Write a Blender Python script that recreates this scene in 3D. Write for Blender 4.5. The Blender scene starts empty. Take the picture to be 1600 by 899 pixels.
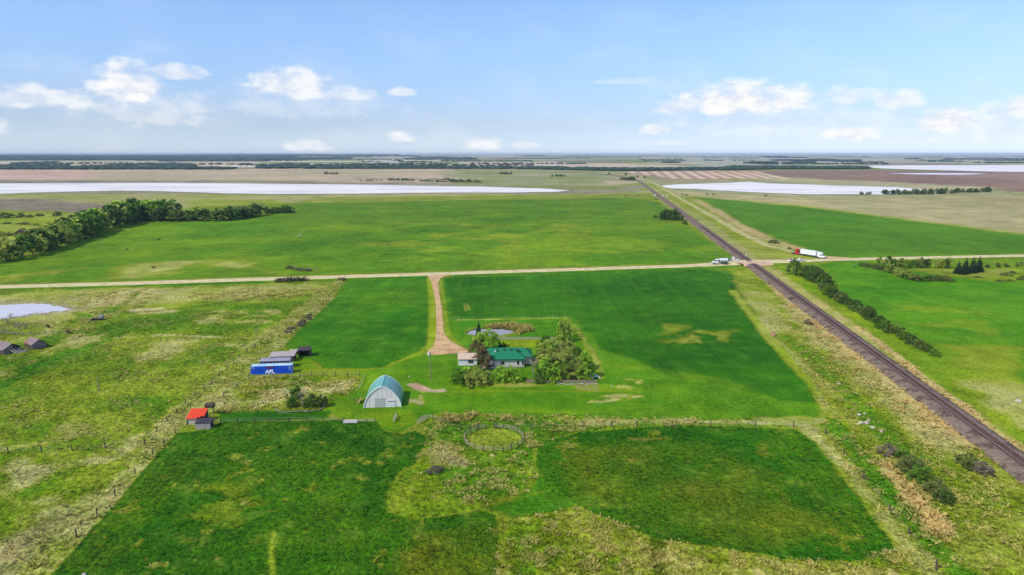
import bpy, bmesh, math, random
import numpy as np
from mathutils import Vector, Matrix
random.seed(7); rng = np.random.default_rng(11)
S = bpy.context.scene; C = S.collection

# ---------------------------------------------------------------- camera, world, sun, exposure
H = 66.0; F = 1067.0; Y0 = 240.5                       # eye height, focal length in photo pixels, eye level row
P = math.atan((449.5 - Y0) / F)
cam_d = bpy.data.cameras.new('camera'); cam = bpy.data.objects.new('camera', cam_d); C.objects.link(cam)
cam_d.sensor_width = 36; cam_d.lens = F / 1600 * 36; cam_d.clip_start = 1; cam_d.clip_end = 80000
cam.location = (0, 0, H); cam.rotation_euler = (math.pi / 2 - P, 0, 0); S.camera = cam

SUN = Vector((-0.60, -0.40, 0.70)).normalized()
sun_el = math.asin(SUN.z); sun_az = math.atan2(SUN.x, SUN.y)
ld = bpy.data.lights.new('sun', 'SUN'); ld.energy = 3.85; ld.angle = math.radians(0.6); ld.color = (1, 0.94, 0.80)
sun = bpy.data.objects.new('sun', ld); C.objects.link(sun); sun.location = (0, 0, 200)
sun.rotation_euler = SUN.to_track_quat('Z', 'Y').to_euler()

w = bpy.data.worlds.new('World'); S.world = w; w.use_nodes = True
nt = w.node_tree; nt.nodes.clear()
def N(t, ty, **k):
    n = t.nodes.new(ty)
    for a, b in k.items(): setattr(n, a, b)
    return n
def mth(t, op, a, b=None, c=None, clamp=False):
    n = t.nodes.new('ShaderNodeMath'); n.operation = op; n.use_clamp = clamp
    for i, v in enumerate((a, b, c)):
        if v is None: continue
        if isinstance(v, (int, float)): n.inputs[i].default_value = v
        else: t.links.new(v, n.inputs[i])
    return n.outputs[0]
def mixc(t, f, a, b, mode='MIX'):
    n = t.nodes.new('ShaderNodeMix'); n.data_type = 'RGBA'; n.blend_type = mode
    for i, v in ((0, f), (6, a), (7, b)):
        if isinstance(v, (int, float)): n.inputs[i].default_value = v
        elif isinstance(v, tuple): n.inputs[i].default_value = (*v, 1)
        else: t.links.new(v, n.inputs[i])
    return n.outputs[2]
def noise(t, vec, scale, detail=3, rough=.55, dist=0):
    n = t.nodes.new('ShaderNodeTexNoise'); n.inputs['Scale'].default_value = scale
    n.inputs['Detail'].default_value = detail; n.inputs['Roughness'].default_value = rough; n.inputs['Distortion'].default_value = dist
    if vec is not None: t.links.new(vec, n.inputs['Vector'])
    return n.outputs[0]
def sstep(t, v, lo, hi):
    n = t.nodes.new('ShaderNodeMapRange'); n.interpolation_type = 'SMOOTHSTEP'
    t.links.new(v, n.inputs[0]) if not isinstance(v, float) else None
    for i, q in ((1, lo), (2, hi)):
        if isinstance(q, (int, float)): n.inputs[i].default_value = q
        else: t.links.new(q, n.inputs[i])
    return n.outputs[0]
sky = N(nt, 'ShaderNodeTexSky', sky_type='NISHITA', sun_disc=False)
sky.sun_elevation = sun_el; sky.sun_rotation = sun_az; sky.air_density = 1.0; sky.dust_density = 0.3; sky.ozone_density = 1.5
tc = N(nt, 'ShaderNodeTexCoord'); sx = N(nt, 'ShaderNodeSeparateXYZ'); nt.links.new(tc.outputs['Generated'], sx.inputs[0])
AZ = mth(nt, 'ARCTAN2', sx.outputs[0], sx.outputs[1]); EL = mth(nt, 'ARCSINE', sx.outputs[2])
cv = N(nt, 'ShaderNodeCombineXYZ'); nt.links.new(AZ, cv.inputs[0]); nt.links.new(mth(nt, 'MULTIPLY', EL, 1.9), cv.inputs[1])
n1 = noise(nt, cv.outputs[0], 30, 7, .58); n2 = noise(nt, cv.outputs[0], 9, 3, .5)
def px_dir(x, y):
    a, b = (x - 800) / F, (y - 449.5) / F
    d = Vector((a, math.cos(P) - b * math.sin(P), -math.sin(P) - b * math.cos(P)))
    return math.atan2(d.x, d.y), math.atan2(d.z, math.hypot(d.x, d.y))
# cumulus of the day: bearing, height, half width, half height (photo pixels), opacity
CL = [(200, 128, 52, 34, .95), (275, 112, 48, 12, .6), (455, 130, 70, 24, .78), (530, 145, 55, 12, .6), (360, 165, 60, 8, .2), (625, 143, 24, 7, .6), (480, 227, 40, 9, .6),
      (628, 213, 26, 8, .75), (755, 223, 30, 10, .8), (818, 227, 22, 6, .55), (1160, 152, 110, 26, .95), (1060, 165, 40, 13, .7),
      (1235, 146, 42, 13, .6), (1320, 148, 45, 14, .55), (1400, 155, 42, 15, .65), (1475, 185, 50, 22, .9), (1560, 180, 40, 22, .55), (1600, 168, 40, 20, .75), (1645, 190, 60, 20, .7),
      (1025, 202, 24, 8, .7), (1332, 207, 44, 13, .85), (1200, 198, 18, 6, .55), (1000, 126, 90, 5, .22), (1050, 222, 50, 4, .3), (1250, 185, 210, 26, .3), (1460, 214, 190, 14, .35), (480, 158, 130, 26, .28), (230, 165, 100, 30, .4), (1560, 205, 80, 14, .5), (60, 150, 90, 18, .7), (-60, 190, 60, 20, .8)]
mask = None
for (x, y, hw, hh, op) in CL:
    a, e = px_dir(x, y + hh * .35); a1, _ = px_dir(x + hw, y); _, e1 = px_dir(x, y - hh * .7)
    wa, he = abs(a1 - a) * 1.28, abs(e1 - e) * 1.5
    u = mth(nt, 'MULTIPLY', mth(nt, 'SUBTRACT', AZ, a), 1 / wa); v = mth(nt, 'MULTIPLY', mth(nt, 'SUBTRACT', EL, e), 1 / he)
    v = mth(nt, 'MAXIMUM', v, mth(nt, 'MULTIPLY', v, -1.7))
    r = mth(nt, 'ADD', mth(nt, 'MULTIPLY', u, u), mth(nt, 'MULTIPLY', v, v))
    m = mth(nt, 'ADD', mth(nt, 'SUBTRACT', 1.0, r), mth(nt, 'MULTIPLY', mth(nt, 'SUBTRACT', n1, .5), 2.3))
    m = mth(nt, 'MULTIPLY', sstep(nt, m, -.05, 1.0), min(1, op * 1.12))
    mask = m if mask is None else mth(nt, 'MAXIMUM', mask, m)
# scattered clouds over the rest of the sky, thin veil near the horizon
n3 = noise(nt, cv.outputs[0], 3.2, 6, .6)
side = sstep(nt, mth(nt, 'ABSOLUTE', AZ), .78, .95)
high = sstep(nt, EL, .30, .5)
gen = mth(nt, 'MULTIPLY', sstep(nt, n3, .52, .66), mth(nt, 'MULTIPLY', mth(nt, 'MAXIMUM', side, high), .75))
veil = mth(nt, 'MULTIPLY', sstep(nt, n2, .42, .75), mth(nt, 'MULTIPLY', mth(nt, 'SUBTRACT', 1.0, sstep(nt, EL, .02, .3)), .22))
mask = mth(nt, 'MAXIMUM', mask, mth(nt, 'MAXIMUM', gen, veil))
tint = mixc(nt, sstep(nt, EL, -.01, .05), (.68, .88, 1.46), mixc(nt, sstep(nt, EL, .0, .2), (.56, .64, .97), (.86, .97, 1.20)))
skyc = mixc(nt, 1.0, sky.outputs[0], tint, 'MULTIPLY')
b1 = N(nt, 'ShaderNodeBackground'); nt.links.new(skyc, b1.inputs[0]); b1.inputs[1].default_value = .15
b2 = N(nt, 'ShaderNodeBackground'); b2.inputs[1].default_value = 1.0
cc = mixc(nt, sstep(nt, n1, .38, .62), (.80, .84, .93), (1.0, 1.0, 1.0)); nt.links.new(cc, b2.inputs[0])
mx = N(nt, 'ShaderNodeMixShader'); nt.links.new(mask, mx.inputs[0]); nt.links.new(b1.outputs[0], mx.inputs[1]); nt.links.new(b2.outputs[0], mx.inputs[2])
wo = N(nt, 'ShaderNodeOutputWorld'); nt.links.new(mx.outputs[0], wo.inputs[0])

S.view_settings.view_transform = 'Standard'; S.view_settings.look = 'None'; S.view_settings.exposure = 0; S.view_settings.gamma = 1
S.cycles.use_denoising = True; S.cycles.max_bounces = 5; S.cycles.volume_bounces = 0; S.cycles.transparent_max_bounces = 8

# ---------------------------------------------------------------- helpers
def at(x, y, z=0.0):
    "ground point that stands at pixel (x, y) of the photograph, for a plane of height z"
    a, b = (x - 800) / F, (y - 449.5) / F
    dx, dy, dz = a, math.cos(P) - b * math.sin(P), -math.sin(P) - b * math.cos(P)
    t = (z - H) / dz
    return Vector((dx * t, dy * t, z))
def mpp(x, y):                                          # metres per photo pixel at that ground point
    q = at(x, y); return (q.y * math.cos(P) + H * math.sin(P)) / F
def up(x, yb, yt):                                      # height in metres of something from row yb up to row yt
    return (yb - yt) * mpp(x, yb) / math.cos(P + math.atan((yb - 449.5) / F)) * .98
def lin(c):
    return tuple(((v / 255) / 12.92 if v / 255 <= .04045 else ((v / 255 + .055) / 1.055) ** 2.4) for v in c)
def tag(o, label=None, cat=None, group=None, kind=None):
    for k, v in (('label', label), ('category', cat), ('group', group), ('kind', kind)):
        if v: o[k] = v
    return o
def empty(name, loc, rz=0, **k):
    o = bpy.data.objects.new(name, None); C.objects.link(o); o.location = loc; o.rotation_euler[2] = rz; o.empty_display_size = .5
    return tag(o, **k)
MATS = {}
def mat(name, col, rough=.75, metal=0, var=.12, vscale=2.0, bump=0, spec=.3, random_var=0, trans=0, col2=None, c2scale=1.0, c2lo=.45, c2hi=.62, attr=None, stretch=None):
    if name in MATS: return MATS[name]
    m = bpy.data.materials.new(name); m.use_nodes = True; t = m.node_tree; b = t.nodes['Principled BSDF']
    b.inputs['Roughness'].default_value = rough; b.inputs['Metallic'].default_value = metal; b.inputs['Specular IOR Level'].default_value = spec
    co = N(t, 'ShaderNodeTexCoord').outputs['Object']
    if stretch:
        mp = N(t, 'ShaderNodeMapping'); mp.inputs['Scale'].default_value = stretch; t.links.new(co, mp.inputs[0]); co = mp.outputs[0]
    n = noise(t, co, vscale, 4, .6)
    k = mth(t, 'ADD', mth(t, 'MULTIPLY', mth(t, 'SUBTRACT', n, .5), var * 4), 1.0)
    c = lin(col)
    if attr:
        a = N(t, 'ShaderNodeAttribute', attribute_name=attr); c = a.outputs['Color']
    if col2:
        c = mixc(t, sstep(t, noise(t, co, c2scale, 5, .65), c2lo, c2hi), c, lin(col2))
    if random_var:
        oi = N(t, 'ShaderNodeObjectInfo')
        k = mth(t, 'MULTIPLY', k, mth(t, 'ADD', mth(t, 'MULTIPLY', mth(t, 'SUBTRACT', oi.outputs['Random'], .5), random_var * 2), 1.0))
    kc = N(t, 'ShaderNodeCombineXYZ')
    for i in range(3): t.links.new(k, kc.inputs[i])
    cc = mixc(t, 1.0, c, kc.outputs[0], 'MULTIPLY'); t.links.new(cc, b.inputs['Base Color'])
    if bump:
        bn = N(t, 'ShaderNodeBump'); bn.inputs['Strength'].default_value = bump; bn.inputs['Distance'].default_value = .1
        t.links.new(n, bn.inputs['Height']); t.links.new(bn.outputs[0], b.inputs['Normal'])
    if trans:
        tr = N(t, 'ShaderNodeBsdfTranslucent'); t.links.new(cc, tr.inputs[0]); ms = N(t, 'ShaderNodeMixShader'); ms.inputs[0].default_value = trans
        t.links.new(b.outputs[0], ms.inputs[1]); t.links.new(tr.outputs[0], ms.inputs[2]); t.links.new(ms.outputs[0], t.nodes['Material Output'].inputs[0])
    MATS[name] = m; return m
class MB:
    def __init__(s): s.v = []; s.f = []
    def quad(s, *p): i = len(s.v); s.v += [tuple(q) for q in p]; s.f.append(tuple(range(i, i + len(p)))); return s
    def box(s, x0, y0, z0, x1, y1, z1, rz=0, c=None):
        i = len(s.v); pts = [(x, y, z) for z in (z0, z1) for (x, y) in ((x0, y0), (x1, y0), (x1, y1), (x0, y1))]
        if rz:
            cx, cy = c or ((x0 + x1) / 2, (y0 + y1) / 2); ca, sa = math.cos(rz), math.sin(rz)
            pts = [(cx + (x - cx) * ca - (y - cy) * sa, cy + (x - cx) * sa + (y - cy) * ca, z) for x, y, z in pts]
        s.v += pts
        s.f += [(i, i+3, i+2, i+1), (i+4, i+5, i+6, i+7), (i, i+1, i+5, i+4), (i+1, i+2, i+6, i+5), (i+2, i+3, i+7, i+6), (i+3, i, i+4, i+7)]
        return s
    def prism(s, prof, y0, y1, axis='y'):
        "profile polygon (a,b) counterclockwise extruded along y (a=x,b=z) or x (a=y,b=z)"
        i = len(s.v); n = len(prof)
        for q in (y0, y1):
            for a, b in prof: s.v.append((a, q, b) if axis == 'y' else (q, a, b))
        s.f.append(tuple(i + k for k in range(n))); s.f.append(tuple(i + n + k for k in reversed(range(n))))
        for k in range(n): s.f.append((i + k, i + n + k, i + n + (k + 1) % n, i + (k + 1) % n))
        return s
    def bar(s, a, b, r, r2=None, n=6):
        a, b = Vector(a), Vector(b); d = (b - a).normalized(); u = d.orthogonal().normalized(); v = d.cross(u); i = len(s.v); r2 = r if r2 is None else r2
        for p, q in ((a, r), (b, r2)):
            for k in range(n):
                t = 2 * math.pi * k / n; s.v.append(tuple(p + (u * math.cos(t) + v * math.sin(t)) * q))
        for k in range(n): s.f.append((i + k, i + (k + 1) % n, i + n + (k + 1) % n, i + n + k))
        s.f.append(tuple(i + k for k in reversed(range(n)))); s.f.append(tuple(i + n + k for k in range(n)))
        return s
    def mesh(s, name, m, bevel=0):
        me = bpy.data.meshes.new(name); me.from_pydata(s.v, [], s.f); me.materials.append(m)
        bm = bmesh.new(); bm.from_mesh(me); bmesh.ops.recalc_face_normals(bm, faces=bm.faces)
        if bevel: bmesh.ops.bevel(bm, geom=list(bm.edges), offset=bevel, segments=2, affect='EDGES', profile=.6)
        bm.to_mesh(me); bm.free(); me.update(); return me
    def build(s, name, m, parent=None, bevel=0, **k):
        o = bpy.data.objects.new(name, s.mesh(name, m, bevel)); C.objects.link(o)
        if parent: o.parent = parent
        return tag(o, **k)
def inst(name, me, parent=None, loc=(0, 0, 0), rz=0, sc=(1, 1, 1), **k):
    o = bpy.data.objects.new(name, me); C.objects.link(o); o.location = loc; o.rotation_euler[2] = rz; o.scale = sc
    if parent: o.parent = parent
    return tag(o, **k)
def np_mesh(name, v, quads, m, colors=None, attr='col', tri=False, smooth=False):
    me = bpy.data.meshes.new(name); k = 3 if tri else 4
    me.vertices.add(len(v)); me.vertices.foreach_set('co', np.ascontiguousarray(v, dtype=np.float32).ravel())
    nf = len(quads); me.loops.add(nf * k); me.loops.foreach_set('vertex_index', np.ascontiguousarray(quads, dtype=np.int32).ravel())
    me.polygons.add(nf); me.polygons.foreach_set('loop_start', np.arange(0, nf * k, k, dtype=np.int32))
    me.polygons.foreach_set('loop_total', np.full(nf, k, dtype=np.int32))
    if smooth: me.polygons.foreach_set('use_smooth', np.ones(nf, dtype=bool))
    me.update(calc_edges=True)
    if colors is not None:
        for an, cc in (colors.items() if isinstance(colors, dict) else ((attr, colors),)):
            a = me.attributes.new(an, 'FLOAT_COLOR', 'POINT'); c4 = np.ones((len(v), 4), dtype=np.float32); c4[:, :3] = cc
            a.data.foreach_set('color', c4.ravel())
    me.materials.append(m); return me

# lattice noise for numpy
def vnoise(x, y, s, seed=0):
    x = x / s + seed * 17.13; y = y / s - seed * 9.71
    xi = np.floor(x); yi = np.floor(y); fx = x - xi; fy = y - yi; fx = fx * fx * (3 - 2 * fx); fy = fy * fy * (3 - 2 * fy)
    def h(a, b):
        q = np.sin(a * 127.1 + b * 311.7 + seed * 3.3) * 43758.5453; return q - np.floor(q)
    return (h(xi, yi) * (1 - fx) + h(xi + 1, yi) * fx) * (1 - fy) + (h(xi, yi + 1) * (1 - fx) + h(xi + 1, yi + 1) * fx) * fy
def fbm(x, y, s, seed=0, o=4):
    r = 0; a = .5; tot = 0
    for k in range(o): r = r + a * vnoise(x, y, s / 2 ** k, seed + k * 5); tot += a; a *= .55
    return r / tot
def seg_dist(X, Y, pts, closed):
    d = np.full(X.shape, 1e9); n = len(pts); inside = np.zeros(X.shape, bool)
    for i in range(n if closed else n - 1):
        (ax, ay), (bx, by) = pts[i], pts[(i + 1) % n]
        ux, uy = bx - ax, by - ay; L = ux * ux + uy * uy + 1e-9
        t = np.clip(((X - ax) * ux + (Y - ay) * uy) / L, 0, 1)
        d = np.minimum(d, (X - ax - t * ux) ** 2 + (Y - ay - t * uy) ** 2)
        if closed:
            c = ((ay > Y) != (by > Y)); 
            with np.errstate(divide='ignore', invalid='ignore'): xi = (bx - ax) * (Y - ay) / (by - ay + 1e-12) + ax
            inside ^= c & (X < xi)
    d = np.sqrt(d); return np.where(inside, d, -d) if closed else d
def W(px): return [(at(x, y).x, at(x, y).y) for x, y in px]

# ---------------------------------------------------------------- ground sheet
az = np.concatenate([np.radians(np.arange(-180, -52, 4.0)), np.radians(np.linspace(-52, 52, 860)), np.radians(np.arange(56, 180, 4.0))])
rows = np.concatenate([np.arange(242.9, 262, .5), np.arange(262, 320, .7), np.arange(320, 962, 1.32)])
rr = H / np.tan(P + np.arctan((rows - 449.5) / F)); rr = np.concatenate([[33000], rr, [70, 45, 20, 6]])
NA, NR = len(az), len(rr)
A, R = np.meshgrid(az, rr); GX = (R * np.sin(A)).ravel(); GY = (R * np.cos(A)).ravel(); GR = R.ravel()
zc = GY * math.cos(P) + H * math.sin(P); vis = zc > 5
PX = np.where(vis, 800 + F * GX / np.where(vis, zc, 1), -9999); PY = np.where(vis, 449.5 + F * (H * math.cos(P) - GY * math.sin(P)) / np.where(vis, zc, 1), -9999)
NV = len(GX)
col = np.zeros((NV, 3)); msk = np.zeros((NV, 3)); rough = np.zeros(NV)
th = math.radians(9.6)                                  # the land survey grid is turned against the view
GU = GX * math.cos(th) + GY * math.sin(th); GV = -GX * math.sin(th) + GY * math.cos(th)
def L(c): return np.array(lin(c))
base_n = fbm(GX, GY, 60, 1)
col[:] = L((105, 138, 42)) * (1 - base_n[:, None]) + L((128, 150, 62)) * base_n[:, None]
# far patchwork of sections
fu = np.floor((GU + 310) / 800); fv = np.floor((GV - 120) / 800)
hh = np.sin(fu * 91.7 + fv * 47.3) * 4375.85; hh = hh - np.floor(hh)
pal = np.array([L(c) for c in [(186, 168, 142), (120, 138, 84), (168, 156, 118), (104, 130, 72), (196, 178, 156), (128, 108, 96), (150, 150, 112), (92, 122, 70)]])
fc = pal[(hh * 7.999).astype(int)]
far = np.clip((GR - 2300) / 500, 0, 1)[:, None]
col = col * (1 - far) + fc * far
def paint(px, c, c2=None, ns=25, soft=1.5, warp=2.0, wn=9, a=1.0, dry=None, mott=None, strk=None, rg=None, world=False, keep=None, cut=None):
    pts = px if world else W(px)
    xs, ys = [p[0] for p in pts], [p[1] for p in pts]; pad = 12
    sel = (GX > min(xs) - pad) & (GX < max(xs) + pad) & (GY > min(ys) - pad) & (GY < max(ys) + pad)
    if not sel.any(): return
    x, y, r = GX[sel], GY[sel], GR[sel]; k = np.clip(r / 250, .6, 12)
    d = seg_dist(x, y, pts, True) + (fbm(x, y, wn, 3, 3) - .5) * 2 * warp * k
    al = np.clip(d / (soft * k) + .5, 0, 1); al = al * al * (3 - 2 * al) * a
    if cut is not None: al = al * np.clip((fbm(x, y, cut[0], 8, 4) - cut[1]) / cut[2], 0, 1)
    n = fbm(x, y, ns, 5); n = np.clip((n - .3) / .4, 0, 1)[:, None]
    cc = L(c) * (1 - n) + (L(c2) if c2 else L(c)) * n
    A1 = al[:, None]; col[sel] = col[sel] * (1 - A1) + cc * A1
    for i, q in enumerate((dry, mott, strk)):
        if q is not None: msk[sel, i] = msk[sel, i] * (1 - al) + q * al
    if rg is not None: rough[sel] = rough[sel] * (1 - al) + rg * al
def stroke(px, wd, c, c2=None, soft=1, warp=.6, wn=6, a=1, dry=None, mott=None, strk=None, rg=None, ns=10):
    pts = W(px); xs, ys = [p[0] for p in pts], [p[1] for p in pts]; pad = wd + 8
    sel = (GX > min(xs) - pad) & (GX < max(xs) + pad) & (GY > min(ys) - pad) & (GY < max(ys) + pad)
    x, y = GX[sel], GY[sel]; d = wd / 2 - seg_dist(x, y, pts, False) + (fbm(x, y, wn, 3, 3) - .5) * 2 * warp
    al = np.clip(d / soft + .5, 0, 1) * a; n = np.clip((fbm(x, y, ns, 6) - .3) / .4, 0, 1)[:, None]
    cc = L(c) * (1 - n) + (L(c2) if c2 else L(c)) * n
    A1 = al[:, None]; col[sel] = col[sel] * (1 - A1) + cc * A1
    for i, q in enumerate((dry, mott, strk)):
        if q is not None: msk[sel, i] = msk[sel, i] * (1 - al) + q * al
    if rg is not None: rough[sel] = rough[sel] * (1 - al) + rg * al

DK, MD, BR = (30, 92, 14), (52, 118, 20), (88, 148, 30)
near = GR < 2300
msk[near] = (.22, .5, 0); rough[near & (GR < 700)] = .22
# -- far country
paint([(-500, 263.5), (1000, 264), (1010, 285), (880, 296), (-500, 292)], (182, 160, 132), (160, 150, 112), 180, 4, 6, 60, dry=0, mott=.35)
paint([(-500, 266), (120, 266), (170, 272), (110, 281), (-500, 283)], (196, 162, 144), (184, 152, 128), 120, 6, 8, 60, dry=0)
paint([(-500, 281.5), (400, 282), (700, 286), (1000, 290), (1000, 302), (500, 305), (300, 303), (-500, 305)], (128, 118, 100), (150, 140, 108), 60, 5, 6, 40, dry=0, mott=.5)
paint([(560, 278.5), (1000, 281), (1000, 284), (560, 281)], (96, 96, 74), (140, 130, 96), 60, 6, 10, 60, dry=0, a=.8)
paint([(700, 264), (1000, 264), (990, 276), (940, 286), (1010, 298), (700, 297)], (150, 146, 106), (120, 132, 78), 120, 6, 10, 80, dry=0, mott=.4)
paint([(-500, 302), (420, 304.5), (700, 302), (880, 303), (1000, 300), (985, 308), (700, 312), (480, 318), (420, 324), (-500, 335)], (158, 150, 98), (138, 142, 70), 60, 4, 6, 30, dry=.15, mott=.5)
paint([(-500, 311), (60, 311), (190, 322), (150, 334), (60, 330), (-500, 326)], (118, 106, 92), (136, 122, 100), 20, 6, 8, 20, dry=0, mott=.9, rg=.5)
paint([(-500, 324), (80, 336), (170, 330), (130, 352), (60, 378), (-500, 385)], (120, 156, 46), (146, 156, 72), 25, 5, 5, 20, dry=.25, mott=.6, rg=.3)
paint([(300, 313), (420, 312), (470, 322), (420, 334), (300, 330)], (122, 152, 50), (140, 146, 70), 30, 4, 4, 20, dry=.1)
# -- big hay field north of the road
paint([(-500, 560), (-500, 470), (0, 408), (60, 396), (205, 349), (400, 339), (455, 330), (480, 314), (600, 309), (740, 306), (985, 303), (1030, 318), (1110, 376), (1152, 404), (1110, 414), (670, 426.5), (0, 446)],
      (70, 130, 26), (100, 148, 36), 45, 4, 3, 20, dry=.10, mott=.55, strk=.3, rg=.12)
paint([(300, 324), (480, 317), (740, 309), (985, 305), (1025, 320), (1060, 345), (700, 345), (450, 350)], (58, 112, 26), (84, 132, 36), 40, 14, 12, 60, a=.75, dry=.06)
paint([(480, 308), (740, 305), (985, 302), (1000, 309), (700, 314), (480, 318)], (140, 146, 70), (120, 142, 56), 40, 5, 5, 30, a=.8)
paint([(150, 415), (380, 405), (420, 425), (430, 432), (0, 444), (0, 432)], (140, 156, 62), (176, 168, 98), 16, 6, 6, 20, a=.75, dry=.35, cut=(30, .42, .2))
paint([(560, 345), (900, 350), (960, 375), (700, 400), (520, 380)], (132, 158, 66), None, 30, 10, 8, 30, a=.6, cut=(26, .5, .15))
paint([(640, 380), (1000, 370), (1060, 395), (800, 412), (640, 412)], (120, 160, 52), None, 30, 10, 8, 30, a=.6, cut=(22, .5, .15))
paint([(420, 385), (560, 362), (800, 340), (900, 330), (820, 350), (600, 380), (480, 400)], (46, 108, 22), None, 30, 8, 6, 30, a=.7, cut=(40, .42, .2))
# -- east of the railway, beyond the road
paint([(1000, 300), (1040, 294), (1140, 300), (1262, 305.5), (1500, 306), (2200, 300), (2200, 425), (1600, 366), (1250, 322), (1090, 308), (1060, 306)], (174, 158, 112), (152, 146, 98), 50, 4, 5, 40, dry=.05, mott=.5)
paint([(1085, 308), (1250, 323), (1600, 367), (2200, 440), (2200, 385), (1600, 396), (1310, 402.5), (1200, 380), (1150, 352), (1110, 322)], (56, 118, 28), (74, 132, 34), 60, 3, 2, 20, dry=.04, mott=.35, strk=.5, rg=.1)
stroke([(1070, 303), (1250, 321.5), (1600, 366), (2200, 440)], 12, (150, 160, 80), (128, 148, 60), 4, 2)
paint([(1010, 283), (1200, 283), (1300, 287), (1440, 293), (1500, 299), (2200, 292), (2200, 303), (1500, 306), (1300, 307), (1100, 303), (1030, 296)], (160, 156, 116), (138, 142, 92), 60, 5, 5, 40, dry=0, mott=.3)
paint([(1185, 267), (2200, 264), (2200, 299), (1600, 300), (1460, 291), (1330, 284), (1200, 279)], (124, 98, 84), (140, 112, 92), 120, 6, 10, 100, dry=0, mott=.1)
paint([(1500, 272), (2200, 270), (2200, 286), (1560, 284)], (150, 124, 108), None, 120, 20, 20, 100, dry=0, a=.7)
paint([(1200, 276), (1440, 287), (1560, 294), (1500, 298), (1300, 288), (1180, 282)], (176, 160, 124), (150, 148, 104), 60, 6, 6, 60, dry=0)
paint([(-500, 262.5), (0, 262.5), (400, 262), (410, 253.2), (240, 253.6), (-500, 253.8)], (196, 176, 148), (168, 160, 120), 300, 10, 20, 200, dry=0)
paint([(780, 262.5), (1070, 263.5), (1065, 258.5), (960, 256.5), (900, 254), (780, 255)], (200, 176, 154), (176, 160, 132), 300, 10, 20, 200, dry=0)
paint([(1060, 262), (1350, 259), (1360, 256), (2000, 257), (2000, 246), (1060, 247)], (176, 164, 146), (150, 154, 124), 500, 20, 40, 400, dry=0, a=.8)
# strip cropping
paint([(975, 268), (1190, 266.5), (1205, 279), (1100, 280.5), (1030, 280), (1000, 274)], (150, 124, 100), None, 40, 6, 3, 40, dry=0, mott=0)
for i in range(12):
    a0 = 981 + i * 17.6 - (2 if i > 6 else 0); b0 = 985 + i * 21.5
    t0, t1 = (a0, 268.2), (a0 + 9.5, 268.2); s1, s0 = (b0 + 11.5, 279.6), (b0, 279.6)
    if i < 3: s1, s0 = (b0 + 12, 271.5 + i * 2.8), (b0 + 2, 271 + i * 2.8)
    paint([t0, t1, s1, s0], (208, 178, 150), None, 40, 2.0, .5, 40, dry=0, mott=0)
paint([(1000, 280.5), (1210, 281), (1200, 286), (1140, 285), (1040, 289), (1015, 286)], (158, 148, 108), (140, 136, 96), 50, 5, 5, 40, dry=0, mott=.2)
# -- ditch and verges of the main road
RD = [(-500, 465), (0, 448.5), (200, 443), (400, 436.8), (600, 430.7), (800, 424.4), (1000, 418), (1100, 414.6), (1170, 410.6), (1220, 409), (1300, 406), (1400, 403.7), (1500, 401.6), (1600, 399.6), (2200, 389)]
stroke(RD, 30, (66, 128, 26), (96, 146, 40), 4, 2, 10, dry=.12)
stroke([(x, y + 5.5 - (x > 600) * .8) for x, y in RD if x < 1150], 5, (38, 100, 18), (56, 116, 22), 2, 1)
stroke([(x, y - 3.6) for x, y in RD if -600 < x < 1150], 4, (140, 140, 62), (110, 120, 44), 2, 1, a=.8)
# -- south west pasture
paint([(-600, 560), (0, 455), (300, 446), (535, 438), (540, 436), (455, 522), (395, 560), (330, 610), (272, 672), (60, 899), (-10, 990), (-900, 1100)], (80, 132, 34), (124, 152, 54), 9, 3, 2, 10, dry=.32, mott=.95, rg=.4)
paint([(-600, 575), (0, 458), (300, 448), (500, 444), (525, 450), (470, 464), (330, 470), (160, 480), (110, 500), (60, 530), (-600, 640)], (138, 156, 66), (166, 164, 92), 12, 8, 6, 14, a=.85, dry=.5, mott=.9, rg=.5)
paint([(120, 455), (260, 450), (240, 475), (160, 500), (120, 530), (90, 525), (130, 490)], (186, 172, 124), (150, 156, 84), 7, 5, 5, 8, a=.8, dry=.7, cut=(14, .42, .16))
paint([(200, 484), (240, 481), (272, 484), (268, 488), (215, 491)], (196, 168, 124), (188, 172, 120), 6, 2, 2, 6, a=.9, dry=.6)
stroke([(150, 497), (200, 490), (290, 482), (350, 474), (400, 466), (460, 458)], 3.2, (42, 100, 22), None, 2, 1.2, a=.8)
stroke([(100, 482), (150, 500), (170, 490), (200, 470), (215, 458)], 4, (60, 124, 28), None, 2, 1.5, a=.8)
stroke([(-40, 625), (30, 590), (90, 560), (130, 545), (170, 528), (200, 512)], 7, (44, 112, 22), (60, 126, 28), 4, 2, a=.85, dry=.05)
paint([(170, 495), (300, 485), (450, 475), (430, 515), (330, 520), (240, 525), (180, 520)], (74, 132, 30), (92, 142, 36), 18, 8, 5, 14, a=.7, dry=.1)
stroke([(180, 528), (260, 524), (330, 527), (400, 530)], 2.4, (190, 186, 130), (140, 160, 70), 1.5, 1, a=.7)
paint([(110, 640), (220, 628), (240, 650), (150, 690), (60, 700), (90, 665)], (166, 158, 92), (184, 158, 112), 10, 6, 6, 16, a=.75, dry=.25, mott=.5, cut=(16, .4, .2))
paint([(120, 760), (230, 700), (180, 790), (90, 880), (-60, 960), (-60, 860), (40, 830)], (158, 152, 84), (178, 150, 108), 9, 8, 6, 14, a=.7, dry=.3, cut=(14, .38, .2))
paint([(-200, 720), (60, 715), (150, 740), (120, 790), (0, 800), (-200, 840)], (70, 126, 28), (96, 142, 36), 12, 10, 8, 16, a=.7, dry=.08, cut=(20, .4, .2))
for k in range(3): stroke([(-20 + k * 5, 765), (22 + k * 4, 785), (34 + k * 4, 800), (26 + k * 4, 820), (0, 842)], .7, (160, 176, 80), None, .7, .3, a=.6)
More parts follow.
